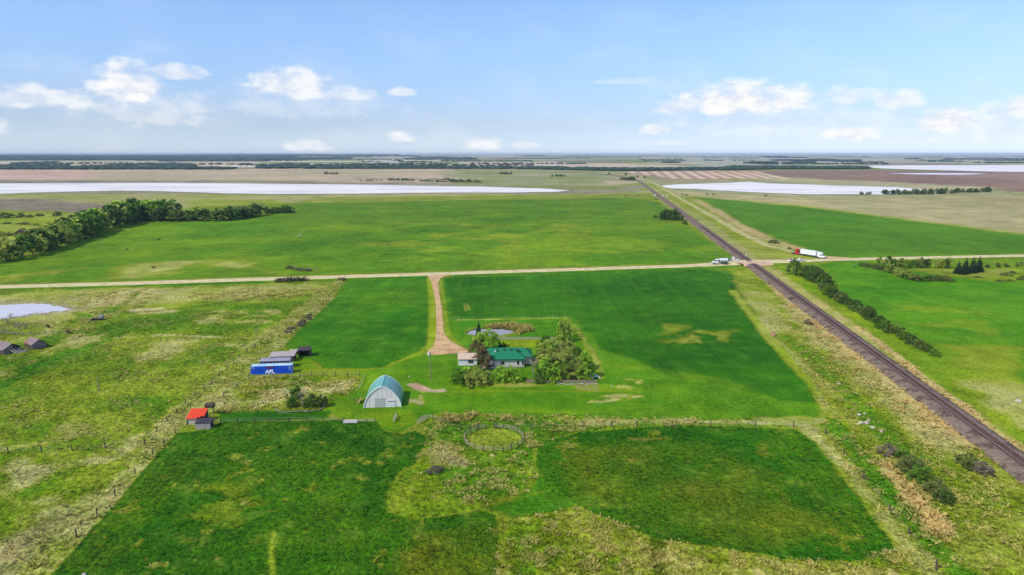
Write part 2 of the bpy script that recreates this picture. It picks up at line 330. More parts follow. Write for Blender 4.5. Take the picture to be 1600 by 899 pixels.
PAS = [(-600, 560), (0, 500), (200, 500), (440, 470), (400, 530), (330, 590), (255, 655), (200, 730), (60, 880), (-600, 1000)]
paint(PAS, (44, 108, 20), (62, 122, 26), 12, 6, 5, 12, a=.6, cut=(30, .50, .12), dry=.06)
paint(PAS, (168, 164, 96), (190, 172, 116), 7, 4, 5, 8, a=.6, cut=(17, .60, .1), dry=.6)
# rough strip along the west fence
paint([(542, 436), (520, 470), (458, 524), (420, 560), (380, 600), (340, 640), (300, 660), (277, 676), (240, 716), (84, 899), (20, 960), (-40, 960), (60, 870), (200, 725), (255, 650), (330, 588), (400, 530), (480, 470), (525, 440)],
      (118, 146, 58), (164, 164, 92), 6, 3, 3, 5, dry=.42, mott=.95, rg=.45)
# rough triangle between container, fence and brush pile
paint([(395, 590), (450, 588), (566, 590), (560, 606), (520, 626), (430, 640), (345, 645), (330, 640), (370, 608)], (84, 138, 36), (128, 154, 60), 7, 2, 2, 6, dry=.3, mott=.9, rg=.4)
paint([(330, 628), (370, 616), (470, 606), (545, 598), (540, 612), (450, 625), (380, 640), (340, 644)], (176, 168, 108), (200, 188, 134), 5, 4, 4, 5, a=.75, dry=.7, rg=.45, cut=(8, .34, .2))
# -- hay field left of the drive
paint([(540, 436), (672, 431.5), (676, 465), (674, 520), (672, 542), (655, 553), (600, 574), (560, 576), (505, 576), (490, 565), (455, 560), (462, 550), (445, 540), (455, 526), (520, 470)], (38, 108, 18), (64, 128, 24), 24, 1.5, 1, 8, dry=.04, mott=.5, strk=.4, rg=.15)
paint([(540, 455), (660, 450), (650, 520), (560, 530), (520, 500)], (82, 140, 30), None, 20, 10, 8, 20, a=.5, cut=(16, .48, .15))
stroke([(671, 433), (675, 465), (675, 520), (672, 542), (655, 553), (610, 572)], 3.0, (120, 160, 42), (136, 166, 54), 1.2, .5)
stroke([(702, 431), (697, 450), (700, 480), (704, 505), (706, 515), (703, 520)], 3.4, (112, 158, 40), (130, 164, 50), 1.2, .5)
# -- big field right of the drive
paint([(690, 433), (1105, 421), (1140, 422), (1150, 452), (1200, 520), (1265, 592), (1285, 638), (1275, 655), (1000, 660), (900, 655), (700, 645), (660, 600), (668, 556), (735, 550), (708, 530), (701, 505)],
      (58, 124, 24), (80, 140, 28), 30, 1.5, 1, 10, dry=.05, mott=.5, strk=.3, rg=.15)
paint([(692, 434), (1108, 422), (1138, 428), (1200, 520), (1262, 590), (1282, 630), (1220, 628), (1150, 605), (1060, 590), (985, 560), (940, 545), (890, 496), (715, 499), (702, 480)], (28, 92, 14), (44, 110, 20), 34, 3, 3, 16, dry=.03, mott=.35, strk=.55, rg=.12)
paint([(1040, 512), (1150, 516), (1135, 542), (1050, 538)], (150, 160, 74), (120, 150, 50), 8, 7, 6, 8, a=.8, dry=.25, cut=(6, .42, .18))
paint([(1035, 505), (1075, 508), (1062, 518), (1040, 516)], (130, 156, 60), None, 8, 4, 4, 8, a=.6)
paint([(930, 560), (1100, 590), (1240, 625), (1285, 640), (1270, 657), (1000, 655), (900, 640)], (96, 152, 30), (120, 162, 44), 24, 8, 6, 14, a=.65, dry=.06, cut=(26, .35, .25))
paint([(716, 501), (884, 498), (880, 526), (720, 527)], (44, 116, 22), (66, 132, 28), 16, 1, .6, 6, dry=.04)
paint([(780, 531), (860, 531), (850, 543), (785, 543)], (118, 152, 36), (98, 146, 30), 12, 1.5, 1, 6, dry=.05)
stroke([(884, 497), (905, 520), (930, 560), (940, 590)], 2.5, (140, 160, 70), (110, 146, 50), 1, .8)
stroke([(716, 500), (800, 499), (884, 497)], 1.6, (150, 172, 90), (110, 150, 60), .9, .4)
stroke([(725, 474), (728, 486)], .8, (140, 160, 80), None, .6, .2); stroke([(729, 474), (734, 485)], .8, (140, 160, 80), None, .6, .2)
# -- mown yard
paint([(455, 574), (505, 577), (560, 577), (600, 575), (640, 560), (668, 552), (700, 556), (710, 600), (940, 600), (1000, 606), (1000, 640), (900, 648), (700, 640), (660, 652), (640, 668), (625, 676), (598, 672), (588, 660), (540, 655), (508, 640), (512, 632), (540, 615), (560, 606), (566, 586)],
      (74, 138, 24), (102, 156, 32), 14, 1.2, .8, 6, dry=.04, mott=.35, rg=.06)
paint([(455, 575), (560, 577), (600, 575), (560, 583), (456, 586)], (130, 156, 40), (112, 154, 36), 10, 1.5, 1, 5, a=.85)
paint([(455, 556), (484, 564), (500, 577), (458, 577)], (94, 146, 28), (116, 158, 40), 8, 1.2, .8, 5)
paint([(512, 634), (545, 614), (560, 640), (640, 640), (655, 655), (625, 672), (600, 668), (585, 655), (530, 650)], (120, 160, 32), (104, 154, 30), 8, 2, 2, 6, a=.8)
paint([(455, 574), (668, 556), (705, 560), (710, 600), (1000, 606), (1000, 640), (700, 640), (640, 668), (540, 655), (512, 632)], (50, 118, 20), None, 8, 4, 3, 8, a=.55, cut=(13, .5, .14)); stroke([(700, 612), (800, 611), (900, 612), (1000, 610)], 1.6, (118, 150, 48), None, 1, .5, a=.6)
stroke([(640, 601), (652, 604), (672, 611), (689, 611)], 2.6, (178, 148, 120), (186, 160, 130), .8, .8, 3)
stroke([(648, 600), (652, 607), (664, 612)], 2.2, (168, 138, 110), None, .8, .8, 3)
paint([(638, 618), (658, 616), (662, 632), (642, 634)], (172, 152, 112), None, 4, 1.5, 1.4, 3, a=.8, cut=(3, .42, .15))
paint([(740, 599), (830, 599), (860, 602), (820, 605), (750, 604)], (172, 160, 84), (140, 156, 60), 8, 1.2, 1, 5, a=.7)
paint([(895, 601), (936, 601), (938, 612), (900, 610)], (132, 140, 70), (144, 128, 98), 6, 1.5, 1, 5, a=.7)
paint([(916, 624), (960, 616), (1006, 619), (950, 630), (918, 629)], (172, 162, 98), (196, 172, 120), 4, 1.6, 2.0, 3, a=.8, dry=.3, cut=(4, .3, .15))
paint([(958, 588), (1000, 594), (996, 610), (960, 607)], (180, 172, 110), None, 4, 2.5, 2, 4, a=.6, cut=(3.5, .45, .15))
paint([(686, 617), (780, 616), (900, 618), (900, 632), (780, 634), (690, 630)], (46, 116, 20), (66, 132, 26), 12, 4, 3, 10, a=.6, cut=(12, .42, .15))
# -- front fields
FL = [(277, 677), (330, 670), (345, 661), (520, 657), (588, 660), (600, 674), (628, 679), (648, 674), (664, 680), (668, 690), (650, 725), (622, 740), (604, 775), (610, 800), (650, 812), (700, 806), (750, 797), (775, 805), (782, 840), (778, 899), (775, 990), (-40, 990), (80, 899), (240, 718)]
paint(FL, (28, 86, 13), (46, 104, 18), 16, .9, .7, 5, dry=.035, mott=.9, strk=.35, rg=.3)
paint([(300, 740), (520, 700), (600, 780), (560, 860), (320, 860), (220, 800)], (60, 112, 22), None, 16, 12, 8, 16, a=.6, cut=(18, .47, .15), dry=.05)
paint([(340, 645), (420, 642), (520, 641), (510, 655), (345, 661)], (30, 96, 16), (46, 112, 20), 10, 1, .6, 5, dry=.02, mott=.5)
paint([(640, 830), (760, 820), (770, 899), (760, 990), (600, 990)], (84, 104, 38), (60, 104, 24), 8, 10, 5, 10, a=.75, dry=.06)
stroke([(428, 832), (425, 860), (426, 905), (426, 990)], .9, (100, 150, 44), (130, 160, 60), .6, .4, 2)
paint(FL, (110, 138, 50), (160, 164, 92), 3, 1, 1, 3, a=.6, cut=(3.4, .70, .1), dry=.3)
paint([(300, 760), (400, 745), (400, 830), (290, 830)], (104, 138, 46), None, 4, 6, 4, 5, a=.6, cut=(5, .5, .14), dry=.15)
FRt = [(838, 700), (850, 690), (900, 677), (1000, 668), (1100, 665), (1190, 668), (1245, 672), (1272, 690), (1310, 735), (1350, 790), (1392, 840), (1398, 865), (1330, 880), (1230, 875), (1150, 862), (1020, 842), (960, 815), (890, 790), (852, 760), (836, 725)]
paint(FRt, (28, 88, 13), (46, 106, 18), 16, .9, .7, 5, dry=.03, mott=.9, strk=.3, rg=.3); paint(FRt, (110, 132, 56), (156, 152, 96), 3, 1, 1, 3, a=.55, cut=(3.8, .68, .1), dry=.25)
paint([(870, 700), (1060, 690), (1230, 745), (1290, 830), (1150, 850), (1000, 815), (900, 775)], (66, 104, 28), (88, 112, 44), 12, 14, 8, 18, a=.6, dry=.07, mott=.8, cut=(24, .3, .25))
paint([(1130, 690), (1240, 685), (1330, 790), (1240, 800), (1180, 740)], (30, 94, 14), None, 12, 12, 6, 14, a=.6)
for k in range(6):
    o_ = 4 + k * 9; stroke([(330 + o_ * .6, 672 + o_ * .35), (246 + o_, 716 + o_ * .4), (96 + o_ * 1.3, 892)], .7, (84, 124, 34), None, .7, .3, a=.35)
    stroke([(1240 - o_ * .9, 674 + o_ * .3), (1300 - o_, 738 + o_ * .3), (1386 - o_ * 1.3, 850)], .7, (88, 124, 38), None, .7, .3, a=.35)
for k in range(9): stroke([(720 + k * 52, 434), (712 + k * 64, 496)], 1.6, (58, 118, 24), None, 1.2, .4, a=.35)
# lighter green swath linking the two
paint([(840, 735), (870, 765), (900, 790), (880, 800), (800, 812), (770, 798), (750, 796), (800, 780), (830, 760)], (40, 106, 18), (60, 122, 26), 8, 3, 1.5, 6, dry=.04, mott=.6, rg=.2)
stroke([(800, 783), (830, 774), (856, 768)], .8, (110, 156, 50), None, .7, .3, a=.6)
# rough around the round pen
paint([(662, 655), (690, 648), (860, 650), (1000, 655), (1180, 655), (1240, 668), (1100, 665), (1000, 668), (900, 677), (848, 690), (834, 705), (838, 740), (820, 765), (770, 785), (745, 796), (700, 806), (650, 812), (610, 800), (606, 775), (625, 742), (652, 725), (670, 690), (664, 678)],
      (72, 130, 30), (112, 150, 48), 8, 1.2, 1, 5, dry=.28, mott=.9, rg=.4)
paint([(690, 650), (860, 654), (850, 668), (780, 672), (690, 666)], (56, 122, 26), None, 6, 2, 2, 5, a=.6, dry=.35)
paint([(700, 735), (760, 722), (830, 745), (800, 770), (740, 772)], (62, 124, 28), None, 6, 3, 3, 6, a=.6, dry=.3)
paint([(610, 770), (650, 740), (690, 745), (700, 780), (760, 790), (700, 806), (650, 812), (608, 800)], (88, 136, 34), (118, 148, 48), 6, 3, 2, 6, a=.75, dry=.2)
paint([(667, 705), (700, 690), (720, 700), (700, 722), (672, 725)], (172, 158, 116), (140, 146, 80), 5, 3, 2, 5, a=.6, dry=.5)
paint([(700, 715), (735, 720), (728, 732), (700, 728)], (168, 148, 118), None, 5, 2, 2, 5, a=.6)
paint([(900, 656), (1180, 657), (1245, 666), (1180, 663), (1000, 662), (900, 668)], (150, 160, 88), (172, 164, 116), 6, 1.5, 1, 5, a=.8, dry=.5)
paint([(771.5 + 44 * math.cos(a_), 689 + 19 * math.sin(a_)) for a_ in np.linspace(0, 6, 18)], (104, 148, 44), (134, 156, 62), 4, .8, .5, 3, dry=.12, mott=.8, rg=.25)
# bottom rough
paint([(780, 812), (880, 800), (900, 790), (960, 815), (1020, 842), (1150, 862), (1230, 875), (1330, 880), (1400, 866), (1460, 899), (1560, 990), (780, 990)], (84, 132, 32), (140, 152, 56), 7, 1.6, 1.4, 5, dry=.42, mott=.95, rg=.5)
paint([(870, 860), (1000, 850), (1100, 872), (1400, 890), (1500, 990), (860, 990)], (172, 160, 78), (150, 154, 62), 5, 4, 3, 6, a=.75, dry=.55, cut=(9, .36, .2))
paint([(790, 815), (860, 805), (900, 840), (870, 890), (800, 899)], (44, 112, 22), (64, 124, 26), 5, 3, 3, 5, a=.6, dry=.25)
for a0, b0 in (((912, 868), (905, 910)), ((921, 864), (930, 910)), ((942, 880), (955, 910)), ((952, 878), (968, 910))): stroke([a0, b0, (b0[0], 990)], .5, (70, 110, 30), None, .4, .3, 2, a=.8)
stroke([(1024, 842), (1030, 899), (1036, 990)], 2.6, (34, 96, 16), None, 1, .8, 3, a=.8, dry=.02)
# -- railway corridor, west side
paint([(1143, 420), (1170, 412), (1300, 540), (1430, 640), (1600, 760), (2200, 1200), (1560, 990), (1430, 899), (1390, 845), (1350, 788), (1300, 720), (1262, 674), (1292, 655), (1288, 635), (1262, 590), (1200, 515), (1160, 460)],
      (96, 142, 36), (134, 152, 60), 9, 1.5, 1.5, 6, dry=.33, mott=.9, rg=.4)
paint([(1150, 440), (1180, 450), (1290, 560), (1350, 620), (1330, 640), (1260, 580), (1200, 520)], (156, 158, 84), (176, 160, 100), 10, 5, 4, 8, a=.7, dry=.4, cut=(12, .35, .2))
stroke([(1186, 425), (1240, 475), (1290, 515), (1350, 565), (1430, 630), (1500, 688)], 5.5, (192, 164, 108), (206, 178, 122), 1.5, 2, 5, a=.9, dry=.85, rg=.6)
stroke([(1235, 480), (1300, 545), (1360, 590), (1420, 645), (1480, 700)], 8, (184, 160, 104), (150, 152, 76), 3, 3, 6, a=.75, dry=.6, rg=.5)
stroke([(1145, 455), (1195, 520), (1240, 570), (1270, 600), (1290, 640)], 3.4, (128, 162, 50), (156, 168, 80), 1.5, 1, a=.8)
stroke([(1225, 525), (1270, 560), (1310, 600), (1360, 660), (1420, 720)], 6, (62, 132, 28), (88, 144, 34), 3, 2.5, 8, a=.8, dry=.08)
stroke([(1262, 668), (1300, 710), (1340, 750), (1385, 810), (1430, 860), (1500, 940)], 3.0, (132, 150, 64), (168, 162, 98), 1.6, 1.6, 4, a=.8, dry=.45, rg=.4)
stroke([(1300, 660), (1345, 715), (1400, 780), (1460, 850), (1540, 950)], 5, (48, 128, 22), (70, 138, 28), 2, 1.5, 6, a=.85, dry=.03)
stroke([(1380, 725), (1410, 760), (1440, 790), (1470, 830)], 4, (196, 168, 108), (180, 160, 96), 1.5, 2, 4, a=.85, dry=.8, rg=.6)
paint([(1180, 654), (1240, 650), (1290, 652), (1300, 662), (1240, 668)], (168, 164, 110), (140, 156, 74), 6, 2, 1.5, 5, a=.8, dry=.4)
# east side of the railway
paint([(1186, 412), (1280, 409), (1600, 402), (2200, 392), (2200, 1000), (1600, 690), (1450, 590), (1350, 512), (1250, 445)], (92, 144, 34), (120, 156, 46), 14, 2, 2, 10, dry=.2, mott=.7, rg=.25)
stroke([(1196, 416), (1250, 456), (1330, 512), (1400, 566), (1470, 620), (1560, 684), (1700, 790)], 7, (140, 150, 66), (178, 160, 96), 2.5, 1.5, 6, dry=.35, rg=.3)
stroke([(1340, 512), (1400, 556), (1440, 590), (1500, 632), (1560, 680), (1640, 740)], 2.4, (200, 178, 124), (190, 170, 118), .9, .8, 4, dry=.85, rg=.5)
paint([(1280, 413), (1345, 408), (1470, 430), (1540, 440), (2200, 430), (2200, 800), (1600, 640), (1470, 545), (1400, 510), (1320, 470)], (58, 130, 22), (84, 148, 30), 24, 2.5, 2, 12, dry=.05, mott=.45, strk=.3, rg=.14)
paint([(1480, 540), (1600, 545), (1600, 600), (1700, 680), (1560, 630)], (120, 158, 46), (140, 158, 60), 12, 6, 5, 10, a=.8, dry=.2)
paint([(1500, 590), (1600, 600), (1700, 700), (1600, 680)], (150, 156, 74), (170, 160, 98), 9, 6, 5, 9, a=.7, dry=.4)
paint([(1400, 470), (1560, 490), (1560, 540), (1420, 505)], (124, 164, 46), None, 10, 5, 5, 10, a=.6, cut=(14, .45, .15))
paint([(1430, 420), (1600, 420), (1600, 432), (1470, 432)], (128, 150, 56), (150, 156, 80), 14, 4, 4, 10, a=.7, dry=.2)
# corridor beyond the road
paint([(1010, 288), (1045, 308), (1092, 334), (1130, 360), (1185, 398), (1186, 408), (1150, 404), (1100, 365), (1050, 328), (1015, 300)], (134, 146, 74), (160, 150, 92), 20, 2, 2, 14, dry=.3, mott=.6)
paint([(1012, 284), (1035, 293), (1060, 306), (1110, 332), (1160, 362), (1205, 382), (1285, 400), (1280, 408), (1190, 408), (1120, 352), (1060, 320)], (112, 146, 44), (144, 152, 66), 20, 2, 2, 14, dry=.22, mott=.6)
stroke([(1085, 312), (1120, 330), (1150, 350), (1200, 374), (1240, 388)], 14, (120, 138, 60), (176, 152, 100), 5, 3, 10, dry=.3)
stroke([(1090, 315), (1125, 333), (1155, 352), (1175, 362)], 6, (178, 156, 108), None, 3, 3, 10, a=.8)
stroke([(-500, 312), (0, 303), (100, 300), (180, 298.2), (250, 299), (350, 302.5), (420, 303.6), (560, 303), (700, 301.3), (800, 301.3), (870, 300), (892, 298)], 34, (116, 104, 88), (140, 130, 104), 14, 8, 40, a=.85, mott=.5)
stroke([(-500, 289), (0, 287), (100, 286.4), (250, 286.2), (400, 287.2), (600, 289.3), (750, 292), (850, 295), (890, 297.8)], 50, (112, 100, 86), (136, 126, 102), 20, 10, 40, a=.8, mott=.5)
stroke([(1040, 294.4), (1087, 295.5), (1120, 298), (1200, 301.8), (1262, 304), (1350, 304), (1440, 302.5)], 26, (108, 102, 78), (136, 128, 96), 10, 6, 40, a=.85)
stroke([(1034, 290.3), (1075, 288), (1137, 286.2), (1172, 284.6), (1300, 290), (1400, 293), (1474, 300)], 30, (124, 118, 96), None, 12, 8, 40, a=.8)
stroke([(-160, 484), (0, 477.5), (40, 475), (82, 476), (112, 484), (96, 487), (60, 489.6), (20, 496), (0, 498.5), (-160, 512)], 5, (128, 112, 84), (150, 140, 92), 2, 2, 6, a=.8, dry=.3)
# pool margins
paint([(725, 517), (742, 509), (770, 505), (810, 507), (828, 512), (828, 519), (806, 524), (770, 528), (740, 527), (728, 523)], (78, 132, 34), (120, 148, 56), 5, 1, .8, 4, dry=.15)
paint([(-100, 472), (60, 470), (100, 474), (135, 484), (100, 490), (60, 494), (-100, 508)], (170, 156, 116), (150, 146, 96), 7, 2, 1.5, 6, dry=.4)
stroke([(732, 519), (744, 515.2), (757, 514.2), (775, 514.2), (790, 514.9), (803, 517.4)], 2.4, (50, 48, 40), (66, 60, 48), .8, .4, 3)  # dark far rim of the pond, reed shadow and reflection painted into its colour
# keep the ground smooth under made surfaces
flat = np.ones(NV)
def flatten(px, wd):
    pts = W(px); xs, ys = [p[0] for p in pts], [p[1] for p in pts]
    sel = (GX > min(xs) - 20) & (GX < max(xs) + 20) & (GY > min(ys) - 20) & (GY < max(ys) + 20)
    flat[sel] = np.minimum(flat[sel], np.clip((seg_dist(GX[sel], GY[sel], pts, False) - wd) / 2, 0, 1))
flatten(RD, 6)
xy = [(at(x, y, 1.35).x, at(x, y, 1.35).y) for x, y in ((1760, 838), (1571.5, 700), (1190, 422))]; xy.append((xy[2][0] + (xy[2][0] - xy[0][0]) * 2, xy[2][1] + (xy[2][1] - xy[0][1]) * 2)); xy.insert(0, (xy[0][0] - 6, xy[0][1] - 45))
d_ = seg_dist(GX, GY, xy, False); flat = np.minimum(flat, np.clip((np.abs(d_) - 4.4) / 1.5, 0, 1))
for wpx in ([(-160, 470), (90, 472), (130, 485), (60, 496), (-160, 516)], [(726, 526), (728, 514), (742, 511), (800, 511), (814, 518), (800, 526), (765, 529)]):
    xy = W(wpx); sel = (GX > min(p[0] for p in xy) - 5) & (GX < max(p[0] for p in xy) + 5) & (GY > min(p[1] for p in xy) - 5) & (GY < max(p[1] for p in xy) + 5)
    flat[sel] = np.where(seg_dist(GX[sel], GY[sel], xy, True) > 0, 0, flat[sel])
GZ = rough * flat * np.clip(1.4 - GR / 600, 0, 1) * ((vnoise(GX, GY, 1.3, 2) - .35) * .9 + (vnoise(GX, GY, .55, 4) - .5) * .6)
big = np.clip((GR - 5000) / 9000, 0, 1); hl = np.clip(.75 - GX / np.maximum(GR, 1) * .9, 0.12, 1.2)
GZ = GZ + big * (fbm(GX, GY, 5200, 9, 4) - .15) * 62 * hl
GZ = np.where(GR > 32000, -60, GZ)
verts = np.stack([GX, GY, GZ], 1)
i0 = (np.arange(NR - 1)[:, None] * NA + np.arange(NA)[None, :]); j1 = (np.arange(NR - 1)[:, None] * NA + (np.arange(NA)[None, :] + 1) % NA)
q = np.stack([i0, j1, j1 + NA, i0 + NA], -1).reshape(-1, 4)[:, ::-1]
gw = np.clip((col[:, 1] - np.maximum(col[:, 0], col[:, 2])) / (col[:, 1] + 1e-6) / .45, 0, 1)
dk_ = np.clip(1 - col[:, 1] / .26, 0, 1); col[:, 0] *= 1 + (.08 + .92 * dk_) * gw; col[:, 1] *= 1 - (.17 - .34 * dk_) * gw; col[:, 2] *= 1 - .74 * gw
verts = np.vstack([verts, [[0, 0, 0]]]); col = np.vstack([col, col[-1:]]); msk = np.vstack([msk, msk[-1:]])
cap0 = (NR - 1) * NA + np.arange(NA); cap = np.stack([cap0, (NR - 1) * NA + (np.arange(NA) + 1) % NA, np.full(NA, NV), np.full(NA, NV)], -1)

gm = bpy.data.materials.new('ground_cover'); gm.use_nodes = True; t = gm.node_tree; b = t.nodes['Principled BSDF']
geo = N(t, 'ShaderNodeNewGeometry'); pos = geo.outputs['Position']
ac = N(t, 'ShaderNodeAttribute', attribute_name='col').outputs['Color']; am = N(t, 'ShaderNodeAttribute', attribute_name='msk')
sp = N(t, 'ShaderNodeSeparateColor'); t.links.new(am.outputs['Color'], sp.inputs[0]); DRY, MOT, STR = sp.outputs
nf = noise(t, pos, .9, 4, .65); nm = noise(t, pos, .16, 4, .6); nl = noise(t, pos, .028, 3, .55); nc = noise(t, pos, .55, 3, .6, .6); nh = noise(t, pos, 2.6, 2, .6)
mp = N(t, 'ShaderNodeMapping'); mp.inputs['Rotation'].default_value = (0, 0, -th); mp.inputs['Scale'].default_value = (1.0, .03, 1); t.links.new(pos, mp.inputs[0])
ns_ = noise(t, mp.outputs[0], .55, 3, .6)
k = mth(t, 'ADD', 1.0, mth(t, 'MULTIPLY', mth(t, 'SUBTRACT', nf, .5), mth(t, 'ADD', .35, mth(t, 'MULTIPLY', MOT, 2.9))))
k = mth(t, 'ADD', k, mth(t, 'MULTIPLY', mth(t, 'SUBTRACT', nh, .5), mth(t, 'MULTIPLY', MOT, 2.0)))
k = mth(t, 'ADD', k, mth(t, 'MULTIPLY', mth(t, 'SUBTRACT', nm, .5), mth(t, 'ADD', .3, mth(t, 'MULTIPLY', MOT, .9))))
k = mth(t, 'ADD', k, mth(t, 'MULTIPLY', mth(t, 'SUBTRACT', nl, .5), .7))
k = mth(t, 'ADD', k, mth(t, 'MULTIPLY', mth(t, 'SUBTRACT', ns_, .5), mth(t, 'MULTIPLY', STR, 1.3)))
nv = noise(t, pos, .0035, 4, .6); k = mth(t, 'ADD', k, mth(t, 'MULTIPLY', mth(t, 'SUBTRACT', nv, .5), .55)); nw = noise(t, pos, .07, 3, .6); k = mth(t, 'ADD', k, mth(t, 'MULTIPLY', mth(t, 'SUBTRACT', nw, .5), mth(t, 'ADD', .25, mth(t, 'MULTIPLY', MOT, .8))))
k = mth(t, 'MAXIMUM', mth(t, 'MULTIPLY', k, 1.06), .28)
kc = N(t, 'ShaderNodeCombineXYZ'); 
for i in range(3): t.links.new(k, kc.inputs[i])
c1 = mixc(t, 1.0, ac, kc.outputs[0], 'MULTIPLY')
c1 = mixc(t, mth(t, 'MULTIPLY', sstep(t, nm, .5, .72), mth(t, 'MULTIPLY', MOT, .3)), c1, lin((150, 158, 60)))
# straw coloured clumps
cl = mth(t, 'ADD', mth(t, 'MULTIPLY', nc, .6), mth(t, 'MULTIPLY', nm, .4))
thr = mth(t, 'SUBTRACT', .70, mth(t, 'MULTIPLY', DRY, .36))
dm = mth(t, 'MULTIPLY', sstep(t, cl, thr, mth(t, 'ADD', thr, .09)), mth(t, 'MINIMUM', mth(t, 'MULTIPLY', DRY, 6), .9))
dc = mixc(t, nf, lin((140, 132, 62)), lin((226, 206, 132)))
c2 = mixc(t, dm, c1, dc)
t.links.new(c2, b.inputs['Base Color']); b.inputs['Roughness'].default_value = .95; b.inputs['Specular IOR Level'].default_value = .08
bn = N(t, 'ShaderNodeBump'); bn.inputs['Distance'].default_value = .8; t.links.new(mth(t, 'MULTIPLY', MOT, .8), bn.inputs['Strength']); t.links.new(mth(t, 'ADD', nf, mth(t, 'MULTIPLY', nc, .7)), bn.inputs['Height'])
t.links.new(bn.outputs[0], b.inputs['Normal'])
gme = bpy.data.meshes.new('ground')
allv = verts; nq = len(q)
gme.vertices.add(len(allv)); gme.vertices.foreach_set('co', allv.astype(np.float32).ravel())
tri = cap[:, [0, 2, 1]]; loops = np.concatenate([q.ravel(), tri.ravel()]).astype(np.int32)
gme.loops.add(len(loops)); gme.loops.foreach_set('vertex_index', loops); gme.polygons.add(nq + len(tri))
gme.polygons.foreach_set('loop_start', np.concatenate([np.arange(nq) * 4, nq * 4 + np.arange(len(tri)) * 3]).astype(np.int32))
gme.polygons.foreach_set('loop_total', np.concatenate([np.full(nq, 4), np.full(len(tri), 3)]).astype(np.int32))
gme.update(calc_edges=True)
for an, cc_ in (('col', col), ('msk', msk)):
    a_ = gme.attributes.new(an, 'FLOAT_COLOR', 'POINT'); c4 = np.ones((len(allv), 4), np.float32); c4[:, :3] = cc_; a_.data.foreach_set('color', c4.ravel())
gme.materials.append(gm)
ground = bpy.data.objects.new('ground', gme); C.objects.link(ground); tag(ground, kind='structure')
def near_val(arr, x, y):                                # look a painted value up again
    d = math.hypot(x, y); i = int(np.argmin(np.abs(rr - d))); j = int(np.argmin(np.abs(az - math.atan2(x, y)))); return arr[i * NA + j]

# ---------------------------------------------------------------- roads, water, railway
gravel = mat('gravel', (212, 196, 150), .95, var=.10, vscale=.4, col2=(190, 172, 126), c2scale=.25, spec=.1)
gravel_red = mat('reddish_gravel', (206, 170, 124), .95, var=.14, vscale=.5, col2=(180, 142, 104), c2scale=.22, spec=.1)
track_m = mat('track_dirt', (186, 172, 116), .95, var=.14, vscale=.3, col2=(140, 148, 72), c2scale=.12, spec=.1)
XC = at(1176, 410, 1.3)
def roadz(x, y):
    d_ = math.hypot(x - XC.x, y - XC.y); return .22 + 1.04 * min(1, max(0, 1 - (d_ - 3.5) / 34))
def ribbon(name, pts, wd, z, m, crown=.12, skirt=.5, sub=6, jitter=.25, z0=-.05, zf=None):
    P2 = [Vector(p) for p in pts]; Q = []
    for i in range(len(P2) - 1):
        n = max(1, int((P2[i + 1] - P2[i]).length / sub))
        for k in range(n): Q.append(P2[i].lerp(P2[i + 1], k / n))
    Q.append(P2[-1]); v = []; f = []
    for i, p in enumerate(Q):
        a = Q[max(i - 2, 0)]; c = Q[min(i + 2, len(Q) - 1)]; d = (c - a); d.z = 0; d.normalize(); n = Vector((d.y, -d.x, 0))
        wj = (wd[int(i * len(wd) / len(Q))] if isinstance(wd, list) else wd) / 2; jl, jr = random.uniform(-jitter, jitter), random.uniform(-jitter, jitter)
        if zf: z = zf(p.x, p.y); sk = skirt + (z - .2) * 1.3
        else: sk = skirt
        for o, zz in ((-wj - sk + jl, z0), (-wj + jl, z), (0, z + crown), (wj + jr, z), (wj + sk + jr, z0)):
            r_ = p + n * o; v.append((r_.x, r_.y, zz))
    for i in range(len(Q) - 1):
        for k in range(4): f.append((i * 5 + k, i * 5 + k + 1, i * 5 + k + 6, i * 5 + k + 5))
    mb = MB(); mb.v = v; mb.f = f; return mb.build(name, m, kind='structure')
rdw = [at(x, y) for x, y in RD]
ribbon('road', rdw, 7.4, .22, gravel, skirt=1.2, jitter=.4, zf=roadz, crown=.08)
SR = [(944, 269.5), (975, 273), (1003, 278), (1020, 285), (1032, 292.5), (1056, 306.5), (1086, 323), (1125, 345), (1160, 365.5), (1200, 384), (1245, 395.2), (1283, 402), (1303, 404.8)]
ribbon('side_road', [at(x, y) for x, y in SR], 6.0, .12, track_m, crown=.06, skirt=.8, jitter=.5)
def sheet(name, px, z, m, kind='structure', n_sub=1, warp=0, skirt=0):
    pts = [at(x, y) for x, y in px]; pp = []
    for i in range(len(pts)):
        a, c = pts[i], pts[(i + 1) % len(pts)]
        for k in range(n_sub):
            r_ = a.lerp(c, k / n_sub)
            if warp: s_ = warp; r_ = r_ + Vector((random.uniform(-s_, s_), random.uniform(-s_, s_), 0))
            pp.append((r_.x, r_.y))
    bm = bmesh.new(); vs = [bm.verts.new((x, y, z)) for x, y in pp]; fc_ = bm.faces.new(vs)
    if skirt:
        ex = bmesh.ops.extrude_face_region(bm, geom=[fc_]); 
        for e in ex['geom']:
            if isinstance(e, bmesh.types.BMVert): e.co.z = -skirt
    bmesh.ops.recalc_face_normals(bm, faces=bm.faces); bmesh.ops.triangulate(bm, faces=[x for x in bm.faces if len(x.verts) > 4])
    me = bpy.data.meshes.new(name); bm.to_mesh(me); bm.free(); me.materials.append(m)
    o = bpy.data.objects.new(name, me); C.objects.link(o); return tag(o, kind=kind)
sheet('driveway', [(668, 431), (674, 440), (678, 458), (681, 480), (681.5, 505), (681, 528), (677, 541), (669, 548), (667, 554), (680, 555.5), (700, 553.5), (716, 552.5), (734, 552), (735, 549), (717, 541), (702, 532), (694, 522), (692.5, 505), (690, 480), (686, 455), (684, 441), (690, 434), (703, 429.5)],
      .12, gravel_red, n_sub=3, warp=.15, skirt=.1)
